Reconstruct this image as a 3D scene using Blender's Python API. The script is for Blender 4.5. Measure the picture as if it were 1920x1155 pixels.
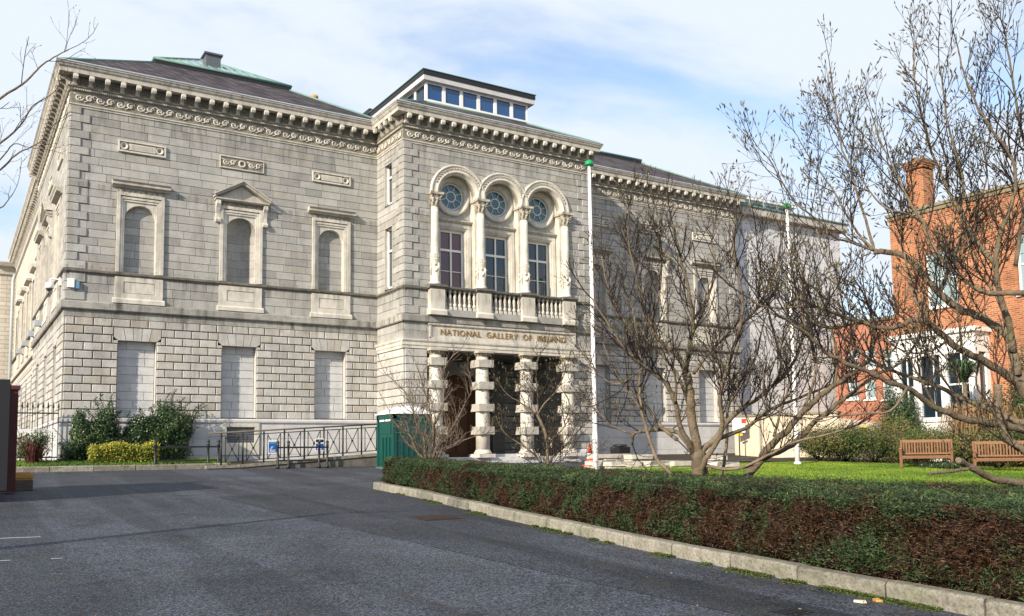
import bpy, math, random
import numpy as np
from mathutils import Vector, Matrix, noise
random.seed(7)
rad = math.radians
for o in list(bpy.data.objects): bpy.data.objects.remove(o)
scene = bpy.context.scene
C = scene.collection

# ------------------------------------------------------------------ camera
F_PX, YAW, PITCH, ROLL = 1675.77, 0.5628, 0.09, -0.0139
CAM = Vector((-2.8695, -29.9793, 1.5))
SHIFT = 120.0
_s, _c = math.sin(YAW), math.cos(YAW)
_R = Vector((_c, -_s, 0)); _F = Vector((_s * math.cos(PITCH), _c * math.cos(PITCH), math.sin(PITCH))); _U = _R.cross(_F)
R2 = _R * math.cos(ROLL) + _U * math.sin(ROLL); U2 = -_R * math.sin(ROLL) + _U * math.cos(ROLL)
cam = bpy.data.cameras.new('camera'); cam_o = bpy.data.objects.new('camera', cam); C.objects.link(cam_o)
cam_o.matrix_world = Matrix(((R2.x, U2.x, -_F.x, CAM.x), (R2.y, U2.y, -_F.y, CAM.y), (R2.z, U2.z, -_F.z, CAM.z), (0, 0, 0, 1)))
cam.sensor_width = 36; cam.lens = F_PX / 1920 * 36; cam.shift_y = SHIFT / 1920; cam.clip_end = 3000; cam.clip_start = 0.1
scene.camera = cam_o

# ------------------------------------------------------------------ sun, sky, exposure
SUN_A, SUN_E = rad(23), rad(25)          # azimuth in front of the facade plane, elevation
S = Vector((-math.cos(SUN_A) * math.cos(SUN_E), -math.sin(SUN_A) * math.cos(SUN_E), math.sin(SUN_E)))
sl = bpy.data.lights.new('sun', 'SUN'); sl.energy = 5.0; sl.angle = rad(0.6); sl.color = (1.0, 0.88, 0.72)
so = bpy.data.objects.new('sun', sl); C.objects.link(so); so.location = (-40, -30, 40)
so.rotation_euler = (-S).to_track_quat('-Z', 'Y').to_euler()
w = bpy.data.worlds.new('World'); scene.world = w; w.use_nodes = True
nt = w.node_tree; nt.nodes.clear()
def N(nt, t, **k):
    n = nt.nodes.new(t)
    for a, v in k.items():
        if a.startswith('i_'):
            key = a[2:]; key = int(key) if key.isdigit() else key.replace('_', ' ')
            n.inputs[key].default_value = v
        else: setattr(n, a, v)
    return n
out = N(nt, 'ShaderNodeOutputWorld'); bg = N(nt, 'ShaderNodeBackground', i_Strength=0.118)
sky = N(nt, 'ShaderNodeTexSky', sky_type='NISHITA', sun_disc=False, sun_elevation=SUN_E, sun_rotation=math.atan2(S.x, S.y) % (2 * math.pi), air_density=1.0, dust_density=0.6, ozone_density=1.6)
tc = N(nt, 'ShaderNodeTexCoord'); sep = N(nt, 'ShaderNodeSeparateXYZ')
nt.links.new(tc.outputs['Generated'], sep.inputs[0])
zc = N(nt, 'ShaderNodeMath', operation='MAXIMUM', i_1=0.0); nt.links.new(sep.outputs['Z'], zc.inputs[0])
za = N(nt, 'ShaderNodeMath', operation='ADD', i_1=0.22); nt.links.new(zc.outputs[0], za.inputs[0])
dx = N(nt, 'ShaderNodeMath', operation='DIVIDE'); dy = N(nt, 'ShaderNodeMath', operation='DIVIDE')
nt.links.new(sep.outputs['X'], dx.inputs[0]); nt.links.new(za.outputs[0], dx.inputs[1])
nt.links.new(sep.outputs['Y'], dy.inputs[0]); nt.links.new(za.outputs[0], dy.inputs[1])
cmb = N(nt, 'ShaderNodeCombineXYZ', i_Z=3.7); nt.links.new(dx.outputs[0], cmb.inputs[0]); nt.links.new(dy.outputs[0], cmb.inputs[1])
mp = N(nt, 'ShaderNodeMapping'); mp.inputs['Rotation'].default_value = (0, 0, rad(35)); mp.inputs['Scale'].default_value = (1.0, 1.5, 1); mp.inputs['Location'].default_value = (1.9, 0.6, 0)
nt.links.new(cmb.outputs[0], mp.inputs[0])
n1 = N(nt, 'ShaderNodeTexNoise', i_Scale=1.15, i_Detail=7.0, i_Roughness=0.55, i_Distortion=0.35); nt.links.new(mp.outputs[0], n1.inputs['Vector'])
r1 = N(nt, 'ShaderNodeValToRGB'); r1.color_ramp.elements[0].position = 0.35; r1.color_ramp.elements[0].color = (.12, .12, .12, 1); r1.color_ramp.elements[1].position = 0.55
r1.color_ramp.interpolation = 'EASE'
nt.links.new(n1.outputs[0], r1.inputs[0])
mx = N(nt, 'ShaderNodeMix', data_type='RGBA'); nt.links.new(r1.outputs[0], mx.inputs['Factor'])
blu = N(nt, 'ShaderNodeMix', data_type='RGBA', blend_type='MULTIPLY', i_Factor=1.0)
nt.links.new(sky.outputs[0], blu.inputs['A']); blu.inputs['B'].default_value = (1.5, 1.5, 1.5, 1)
nt.links.new(blu.outputs['Result'], mx.inputs['A']); mx.inputs['B'].default_value = (5.1, 5.6, 6.25, 1)
nt.links.new(mx.outputs['Result'], bg.inputs['Color']); nt.links.new(bg.outputs[0], out.inputs[0])
scene.view_settings.view_transform = 'Standard'; scene.view_settings.look = 'None'; scene.view_settings.gamma = 1
scene.view_settings.exposure = 0.5

# ------------------------------------------------------------------ helpers
def ray(px, py):
    x = (px - 960) / F_PX; y = -(py - 577.5 - SHIFT) / F_PX
    return R2 * x + U2 * y + _F
def at(px, py, d):
    r = ray(px, py); return CAM + r * (d / (r.x * _s + r.y * _c))
def gz(y):
    y = max(y, -60)
    if y <= -3.5: return 0.0403 * (y + 29.9793)
    return 1.0672 + 0.08 * (min(y, 0) + 3.5)

LOC = {}
def tag(o, label=None, cat=None, group=None, kind=None):
    if label: o['label'] = label
    if cat: o['category'] = cat
    if group: o['group'] = group
    if kind: o['kind'] = kind
    return o
def thing(name, label, cat, loc, group=None, rz=0):
    o = bpy.data.objects.new(name, None); C.objects.link(o); o.location = loc; o.rotation_euler = (0, 0, rz)
    o.empty_display_size = 0.3; LOC[o] = Vector(loc)
    return tag(o, label, cat, group)
def link(name, me, parent=None, loc=None):
    """mesh verts are in world space unless loc given (then local)"""
    o = bpy.data.objects.new(name, me); C.objects.link(o)
    if parent is not None: o.parent = parent
    if loc is not None: o.location = loc
    return o
def fin(me, base):
    if base is not None and base.length > 0: me.transform(Matrix.Translation(-base))
def root_base(parent):
    if parent is None: return Vector((0, 0, 0))
    p = parent
    while p.parent is not None: p = p.parent
    return LOC.get(p, Vector(p.location))

def FR(o, u, n):
    o, u, n = Vector(o), Vector(u), Vector(n)
    return lambda a, b, c: (o.x + u.x * a + n.x * b, o.y + u.y * a + n.y * b, o.z + c)
ID = lambda a, b, c: (a, b, c)
class MB:
    def __init__(s, T=None): s.v = []; s.f = []; s.m = []; s.t = []; s.T = T or ID; s.sm = []
    def V(s, p): s.v.append(s.T(*p)); return len(s.v) - 1
    def face(s, idx, m=0, t=None, sm=False): s.f.append(tuple(idx)); s.m.append(m); s.t.append(random.random() if t is None else t); s.sm.append(sm)
    def poly(s, pts, m=0, t=None): s.face([s.V(p) for p in pts], m, t)
    def box(s, x0, x1, y0, y1, z0, z1, m=0, t=None):
        t = random.random() if t is None else t
        i = [s.V(p) for p in ((x0,y0,z0),(x1,y0,z0),(x1,y1,z0),(x0,y1,z0),(x0,y0,z1),(x1,y0,z1),(x1,y1,z1),(x0,y1,z1))]
        for q in ((0,3,2,1),(4,5,6,7),(0,1,5,4),(1,2,6,5),(2,3,7,6),(3,0,4,7)): s.face([i[k] for k in q], m, t)
    def block(s, u0, u1, z0, z1, w0, w1, ch=0.012, m=0, t=None):
        """chamfered stone block on a wall: back w0, front w1"""
        t = random.random() if t is None else t
        a = [s.V(p) for p in ((u0,w0,z0),(u1,w0,z0),(u1,w0,z1),(u0,w0,z1))]
        b = [s.V(p) for p in ((u0,w1-ch,z0),(u1,w1-ch,z0),(u1,w1-ch,z1),(u0,w1-ch,z1))]
        c = [s.V(p) for p in ((u0+ch,w1,z0+ch),(u1-ch,w1,z0+ch),(u1-ch,w1,z1-ch),(u0+ch,w1,z1-ch))]
        s.face(c, m, t)
        for k in range(4):
            j = (k + 1) % 4
            s.face((a[k], a[j], b[j], b[k]), m, t); s.face((b[k], b[j], c[j], c[k]), m, t)
    def prism(s, prof, a0, a1, axis=0, m=0, t=None, caps=True):
        """extrude a closed 2D profile along frame axis. axis 0: prof=(w,z) along u; axis 1: prof=(u,z) along w; axis 2: prof=(u,w) along z"""
        t = random.random() if t is None else t
        def P(p, a): return ((a, p[0], p[1]) if axis == 0 else (p[0], a, p[1]) if axis == 1 else (p[0], p[1], a))
        A = [s.V(P(p, a0)) for p in prof]; B = [s.V(P(p, a1)) for p in prof]; n = len(prof)
        for k in range(n): j = (k + 1) % n; s.face((A[k], A[j], B[j], B[k]), m, t)
        if caps: s.face(A[::-1], m, t); s.face(B, m, t)
    def ring(s, prof, cu, cz, w, a0, a1, n=32, m=0, t=None, closed=False, sm=True):
        """sweep profile (r, w) about point (cu,cz) in the wall plane"""
        t = random.random() if t is None else t
        R = []
        for i in range(n if closed else n + 1):
            a = a0 + (a1 - a0) * i / n
            R.append([s.V((cu + r * math.cos(a), w + d, cz + r * math.sin(a))) for r, d in prof])
        L = len(R)
        for i in range(L if closed else L - 1):
            A, B = R[i], R[(i + 1) % L]
            for k in range(len(prof) - 1): s.face((A[k], A[k+1], B[k+1], B[k]), m, t, sm)
    def lathe(s, prof, cu, cw, n=20, m=0, t=None, sm=True, a0=0):
        """prof = (r, z)"""
        t = random.random() if t is None else t
        R = [[s.V((cu + r * math.cos(a0 + 2*math.pi*i/n), cw + r * math.sin(a0 + 2*math.pi*i/n), z)) for i in range(n)] for r, z in prof]
        for k in range(len(prof) - 1):
            for i in range(n): j = (i+1) % n; s.face((R[k][i], R[k][j], R[k+1][j], R[k+1][i]), m, t, sm)
        s.face(R[-1], m, t); s.face(R[0][::-1], m, t)
    def tube(s, pts, rs, k=6, m=0, t=None, cap=True, sm=True):
        t = random.random() if t is None else t
        pts = [Vector(p) for p in pts]
        if not hasattr(rs, '__len__'): rs = [rs] * len(pts)
        prev = None; nrm = None; R = []
        for i, p in enumerate(pts):
            d = (pts[min(i+1, len(pts)-1)] - pts[max(i-1, 0)])
            d = d.normalized() if d.length > 1e-9 else Vector((0, 0, 1))
            if nrm is None:
                nrm = d.cross(Vector((0, 0, 1)) if abs(d.z) < .9 else Vector((1, 0, 0))).normalized()
            else:
                nrm = (nrm - d * nrm.dot(d)); nrm = nrm.normalized() if nrm.length > 1e-6 else d.orthogonal().normalized()
            b = d.cross(nrm); r = rs[i]
            R.append([s.V(tuple(p + (nrm * math.cos(2*math.pi*j/k) + b * math.sin(2*math.pi*j/k)) * r)) for j in range(k)])
        for i in range(len(R) - 1):
            for j in range(k): l = (j+1) % k; s.face((R[i][j], R[i][l], R[i+1][l], R[i+1][j]), m, t, sm)
        if cap: s.face(R[0][::-1], m, t); s.face(R[-1], m, t)
    def mesh(s, name, mats, base=None):
        me = bpy.data.meshes.new(name); me.from_pydata(s.v, [], s.f)
        for m in (mats if isinstance(mats, (list, tuple)) else [mats]): me.materials.append(m)
        me.polygons.foreach_set('material_index', s.m); me.polygons.foreach_set('use_smooth', s.sm)
        at_ = me.attributes.new('tone', 'FLOAT', 'FACE'); at_.data.foreach_set('value', s.t)
        fin(me, base); me.update(); return me
    def build(s, name, mats, parent=None):
        if not s.f: return None
        return link(name, s.mesh(name, mats, root_base(parent)), parent)

# ------------------------------------------------------------------ materials
def mat(name, stops, rough=0.85, bump=0.0, bscale=20.0, spec=0.3, noise_amt=0.25, nscale=3.0, stain=0.0, speck=0.0, metal=0.0, stain_col=(0.25, 0.25, 0.23), tonemix=True, speck_scale=120., moss=0., drip=0.):
    m = bpy.data.materials.new(name); m.use_nodes = True; nt = m.node_tree
    b = nt.nodes['Principled BSDF']; b.inputs['Roughness'].default_value = rough; b.inputs['Specular IOR Level'].default_value = spec; b.inputs['Metallic'].default_value = metal
    L = nt.links.new
    at_ = N(nt, 'ShaderNodeAttribute', attribute_name='tone'); tc = N(nt, 'ShaderNodeTexCoord')
    rp = N(nt, 'ShaderNodeValToRGB'); cr = rp.color_ramp
    if not isinstance(stops[0], (tuple, list)): stops = [stops]
    if len(stops[0]) == 3: stops = [(i / max(1, len(stops) - 1), c) for i, c in enumerate(stops)]
    cr.elements[0].position = stops[0][0]; cr.elements[0].color = (*stops[0][1], 1)
    if len(stops) == 1: cr.elements[1].color = (*stops[0][1], 1)
    else:
        cr.elements[1].position = stops[-1][0]; cr.elements[1].color = (*stops[-1][1], 1)
        for p, c in stops[1:-1]: e = cr.elements.new(p); e.color = (*c, 1)
    L(at_.outputs['Fac'], rp.inputs[0]); col = rp.outputs[0]
    def mult(col, fac_out, c2):
        x = N(nt, 'ShaderNodeMix', data_type='RGBA', blend_type='MULTIPLY'); L(fac_out, x.inputs['Factor']); L(col, x.inputs['A']); x.inputs['B'].default_value = (*c2, 1); return x.outputs['Result']
    def rng(o, a, b_, c=0., d=1.):
        r = N(nt, 'ShaderNodeMapRange'); r.inputs[1].default_value = a; r.inputs[2].default_value = b_; r.inputs[3].default_value = c; r.inputs[4].default_value = d; L(o, r.inputs[0]); return r.outputs[0]
    if noise_amt:
        n = N(nt, 'ShaderNodeTexNoise', i_Scale=nscale, i_Detail=5.0, i_Roughness=0.6); L(tc.outputs['Object'], n.inputs['Vector'])
        col = mult(col, rng(n.outputs[0], .38, .68, 0, noise_amt), (.45, .44, .42))
    if speck:
        n = N(nt, 'ShaderNodeTexNoise', i_Scale=speck_scale, i_Detail=2.0); L(tc.outputs['Object'], n.inputs['Vector'])
        col = mult(col, rng(n.outputs[0], .45, .7, 0, speck), (.35, .35, .36))
    if stain:
        mp = N(nt, 'ShaderNodeMapping'); mp.inputs['Scale'].default_value = (2.6, 2.6, .35); L(tc.outputs['Object'], mp.inputs[0])
        n = N(nt, 'ShaderNodeTexNoise', i_Scale=1.3, i_Detail=6.0, i_Roughness=.65); L(mp.outputs[0], n.inputs['Vector'])
        col = mult(col, rng(n.outputs[0], .5, .72, 0, stain), stain_col)
    if drip:
        sp = N(nt, 'ShaderNodeSeparateXYZ'); L(tc.outputs['Object'], sp.inputs[0]); acc = None
        for zl, ln in ((7.20, .55), (12.42, .9), (6.07, .35), (10.04, .5), (5.83, .3), (13.06, .12), (13.62, .2), (7.42, .15)):
            g = N(nt, 'ShaderNodeMath', operation='LESS_THAN', i_1=zl - 1.2); L(sp.outputs['Z'], g.inputs[0])
            q = N(nt, 'ShaderNodeMath', operation='MULTIPLY'); L(g.outputs[0], q.inputs[0]); L(rng(sp.outputs['Z'], zl - 1.2 - ln, zl - 1.2), q.inputs[1])
            if acc is None: acc = q.outputs[0]
            else: mxx = N(nt, 'ShaderNodeMath', operation='MAXIMUM'); L(acc, mxx.inputs[0]); L(q.outputs[0], mxx.inputs[1]); acc = mxx.outputs[0]
        mp = N(nt, 'ShaderNodeMapping'); mp.inputs['Scale'].default_value = (5., 5., .5); L(tc.outputs['Object'], mp.inputs[0])
        n = N(nt, 'ShaderNodeTexNoise', i_Scale=1.6, i_Detail=4.0, i_Roughness=.6); L(mp.outputs[0], n.inputs['Vector'])
        q = N(nt, 'ShaderNodeMath', operation='MULTIPLY'); L(acc, q.inputs[0]); L(rng(n.outputs[0], .45, .68, 0, drip), q.inputs[1]); col = mult(col, q.outputs[0], (.22, .22, .20))
    if moss:
        n = N(nt, 'ShaderNodeTexNoise', i_Scale=2.5, i_Detail=6.0, i_Roughness=.7); L(tc.outputs['Object'], n.inputs['Vector'])
        x = N(nt, 'ShaderNodeMix', data_type='RGBA'); L(rng(n.outputs[0], .5, .7, 0, moss), x.inputs['Factor']); L(col, x.inputs['A']); x.inputs['B'].default_value = (.10, .12, .05, 1); col = x.outputs['Result']
    L(col, b.inputs['Base Color'])
    if bump:
        n = N(nt, 'ShaderNodeTexNoise', i_Scale=bscale, i_Detail=4.0); L(tc.outputs['Object'], n.inputs['Vector'])
        bp = N(nt, 'ShaderNodeBump', i_Strength=bump, i_Distance=0.02); L(n.outputs[0], bp.inputs['Height']); L(bp.outputs[0], b.inputs['Normal'])
    return m
M = {}
M['granite'] = mat('grey_granite', [(.32, .315, .30), (.39, .385, .365), (.43, .425, .40), (.47, .465, .44), (.37, .35, .31)], drip=.6, bump=.5, bscale=30, noise_amt=.3, nscale=2.2, stain=.35, speck=.45, speck_scale=38)
M['rustic'] = mat('pale_granite', [(.40, .39, .365), (.48, .47, .445), (.53, .515, .485), (.56, .545, .515), (.44, .41, .35)], drip=.6, bump=.6, bscale=30, noise_amt=.35, nscale=2.6, stain=.4, speck=.4, speck_scale=38)
M['joint'] = mat('dark_joint', [(.05, .047, .042)], bump=.3)
M['trim'] = mat('cream_limestone', [(.56, .53, .47), (.66, .63, .56)], drip=.6, bump=.3, bscale=14, noise_amt=.45, nscale=3, stain=.55, speck=.1)
M['cornice'] = mat('weathered_limestone', [(.46, .44, .39), (.56, .53, .47)], drip=.6, bump=.5, bscale=9, noise_amt=.45, nscale=2.2, stain=.55, speck=.15)
M['carve'] = mat('carved_stone', [(.36, .33, .27), (.50, .46, .38)], bump=1.0, bscale=24, noise_amt=.4, nscale=9, stain=.3)
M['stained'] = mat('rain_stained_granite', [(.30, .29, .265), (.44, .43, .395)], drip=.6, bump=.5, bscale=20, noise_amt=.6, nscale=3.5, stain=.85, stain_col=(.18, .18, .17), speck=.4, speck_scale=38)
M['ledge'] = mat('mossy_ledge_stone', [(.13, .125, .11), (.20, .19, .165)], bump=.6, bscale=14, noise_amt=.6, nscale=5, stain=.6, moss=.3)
M['infill'] = mat('pale_infill_stone', [(.50, .51, .52), (.60, .60, .60)], bump=.4, bscale=30, noise_amt=.25, stain=.15, speck=.25, speck_scale=60)
M['slate'] = None
M['lead'] = mat('grey_lead', [(.42, .46, .50)], rough=.45, spec=.5, noise_amt=.3)
M['copper'] = mat('green_copper', [(.11, .24, .20), (.20, .32, .28)], rough=.6, noise_amt=.35, nscale=4)
M['darkmetal'] = mat('black_painted_iron', [(.012, .012, .014)], rough=.5, spec=.5, noise_amt=.1)
M['whitepaint'] = mat('white_painted_timber', [(.78, .78, .76)], rough=.5, noise_amt=.12)
M['brown'] = mat('brown_timber', [(.16, .075, .035), (.22, .105, .05)], rough=.6, noise_amt=.3, nscale=3)
M['gold'] = mat('gilded_metal', [(.42, .27, .08)], rough=.35, metal=.6, noise_amt=.3, nscale=12)
M['dark'] = mat('dark_interior', [(.02, .02, .022)], noise_amt=0)
M['vent'] = mat('dark_slate_panel', [(.11, .12, .14)], rough=.7, noise_amt=.3, nscale=8)
M['red'] = mat('red_plastic', [(.65, .06, .03)], rough=.5, noise_amt=.1)
M['white'] = mat('white_plastic', [(.82, .82, .82)], rough=.45, noise_amt=.1)
M['polew'] = mat('white_pole_paint', [(.80, .80, .79)], rough=.4, noise_amt=.08)
M['greencap'] = mat('green_paint', [(.01, .30, .10)], rough=.4, noise_amt=.1)
M['toilet'] = mat('green_plastic', [(.0015, .062, .052)], rough=.45, spec=.5, noise_amt=.25, nscale=5)
M['toiletroof'] = mat('translucent_white_plastic', [(.85, .87, .86)], rough=.4, noise_amt=.08)
M['teak'] = mat('weathered_teak', [(.16, .07, .035), (.235, .12, .06)], rough=.7, noise_amt=.35, nscale=9, bump=.2, bscale=60)
M['cream'] = mat('cream_render', [(.60, .52, .40)], rough=.9, noise_amt=.3, nscale=1.6, bump=.4, bscale=40, stain=.25)
M['soil'] = mat('dark_soil', [(.05, .038, .025)], rough=.95, bump=.8, bscale=12, noise_amt=.4)
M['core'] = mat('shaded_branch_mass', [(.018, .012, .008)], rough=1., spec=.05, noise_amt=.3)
M['recess'] = mat('shaded_relief_stone', [(.24, .225, .185)], bump=.8, bscale=20, noise_amt=.4, nscale=8, stain=.3)  # shade behind carving and modillions put into the colour; the streaks are stain
M['iron'] = mat('rusty_dark_iron', [(.05, .035, .03)], rough=.7, noise_amt=.5, nscale=9)
M['kerb'] = mat('kerb_granite', [(.24, .225, .185), (.34, .32, .265)], bump=1., bscale=22, noise_amt=.7, nscale=7, speck=.6, speck_scale=45, moss=.5)
M['bark'] = mat('grey_brown_bark', [(.15, .115, .08), (.21, .165, .115)], rough=.9, bump=1.0, bscale=28, noise_amt=.85, nscale=7, moss=.5)
M['paletwig'] = mat('pale_twig_bark', [(.11, .08, .065), (.20, .15, .12)], rough=.85, noise_amt=0)
M['twig'] = mat('dark_twig_bark', [(.016, .011, .011), (.040, .027, .022)], rough=.85, noise_amt=0)
M['bud'] = mat('green_brown_bud', [(.04, .034, .02), (.085, .07, .04), (.17, .15, .085)], rough=.75, noise_amt=0)
M['rust'] = mat('maroon_painted_steel', [(.10, .028, .025)], rough=.55, noise_amt=.4, nscale=5)
M['sand'] = mat('orange_tan_plastic', [(.55, .30, .09)], rough=.6, noise_amt=.4, nscale=8)
M['wood'] = mat('grey_pallet_wood', [(.13, .11, .09)], rough=.85, noise_amt=.4, nscale=10)
M['blue'] = mat('blue_sign_ink', [(.01, .10, .42)], rough=.5, noise_amt=0)
M['lightblue'] = mat('pale_blue_ink', [(.12, .26, .40)], rough=.5, noise_amt=0)
M['yellow'] = mat('yellow_sign_ink', [(.75, .55, .05)], rough=.5, noise_amt=0)
M['grav'] = mat('stacked_limestone', [(.48, .45, .38), (.66, .62, .54)], bump=.5, bscale=18, noise_amt=.35, stain=.4)
M['chunk'] = mat('broken_concrete', [(.36, .36, .36), (.46, .46, .47)], bump=.7, bscale=16, noise_amt=.3)
M['brickdark'] = mat('old_coping', [(.20, .17, .12), (.28, .24, .17)], bump=.5, noise_amt=.4, moss=.4)

def glass(name, col, rough=.04):
    m = bpy.data.materials.new(name); m.use_nodes = True; b = m.node_tree.nodes['Principled BSDF']
    b.inputs['Base Color'].default_value = (*col, 1); b.inputs['Roughness'].default_value = rough; b.inputs['Specular IOR Level'].default_value = .9
    return m
M['glass'] = glass('dark_window_glass', (.010, .022, .032)); M['blueglass'] = glass('deep_blue_glass', (.004, .06, .19)); M['teal'] = glass('teal_glass', (.008, .085, .12))
M['brickreflect'] = glass('brick_reflection_glass', (.075, .016, .02), .06)  # reflection of the red brick house painted in as a maroon pane colour
M['skyglass'] = glass('green_tinted_skylight_glass', (.24, .33, .36), .12)

def brickish(name, c1, c2, mortar, bw, rh, ms, scale=1., bump=.5, side=False, rough=.9, stain=.3, off=.5):
    m = bpy.data.materials.new(name); m.use_nodes = True; nt = m.node_tree; L = nt.links.new
    b = nt.nodes['Principled BSDF']; b.inputs['Roughness'].default_value = rough; b.inputs['Specular IOR Level'].default_value = .25
    tc = N(nt, 'ShaderNodeTexCoord'); sp = N(nt, 'ShaderNodeSeparateXYZ'); L(tc.outputs['Object'], sp.inputs[0])
    ad = N(nt, 'ShaderNodeMath', operation='ADD'); L(sp.outputs['X'], ad.inputs[0]); L(sp.outputs['Y'], ad.inputs[1])
    cm = N(nt, 'ShaderNodeCombineXYZ'); L(ad.outputs[0], cm.inputs[0]); L(sp.outputs['Z'], cm.inputs[1])
    bk = N(nt, 'ShaderNodeTexBrick', offset=off, i_Scale=scale); L(cm.outputs[0], bk.inputs['Vector'])
    bk.inputs['Color1'].default_value = (*c1, 1); bk.inputs['Color2'].default_value = (*c2, 1); bk.inputs['Mortar'].default_value = (*mortar, 1)
    bk.inputs['Mortar Size'].default_value = ms; bk.inputs['Brick Width'].default_value = bw; bk.inputs['Row Height'].default_value = rh; bk.inputs['Mortar Smooth'].default_value = .1
    n = N(nt, 'ShaderNodeTexNoise', i_Scale=1.1, i_Detail=7.0, i_Roughness=.65); L(tc.outputs['Object'], n.inputs['Vector'])
    r = N(nt, 'ShaderNodeMapRange'); r.inputs[1].default_value = .42; r.inputs[2].default_value = .7; r.inputs[4].default_value = stain; L(n.outputs[0], r.inputs[0])
    x = N(nt, 'ShaderNodeMix', data_type='RGBA', blend_type='MULTIPLY'); L(r.outputs[0], x.inputs['Factor']); L(bk.outputs['Color'], x.inputs['A']); x.inputs['B'].default_value = (.45, .42, .40, 1)
    L(x.outputs['Result'], b.inputs['Base Color'])
    bp = N(nt, 'ShaderNodeBump', i_Strength=bump, i_Distance=.012, invert=True); L(bk.outputs['Fac'], bp.inputs['Height']); L(bp.outputs[0], b.inputs['Normal'])
    return m
M['slate'] = brickish('roof_slate', (.045, .040, .045), (.14, .12, .13), (.02, .017, .02), .34, .12, .018, bump=.9, stain=.6)
M['redbrick'] = brickish('orange_red_brick', (.25, .06, .02), (.55, .165, .048), (.36, .27, .19), .225, .075, .014, stain=.65)
M['redbrick2'] = brickish('dull_red_brick', (.36, .115, .065), (.46, .17, .095), (.34, .25, .2), .225, .075, .010, stain=.3)
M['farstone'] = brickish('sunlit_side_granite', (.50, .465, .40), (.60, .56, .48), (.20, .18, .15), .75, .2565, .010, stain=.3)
M['extstone'] = brickish('pale_extension_granite', (.56, .575, .60), (.66, .67, .68), (.36, .36, .37), .9, .4, .008, stain=.2)

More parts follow.
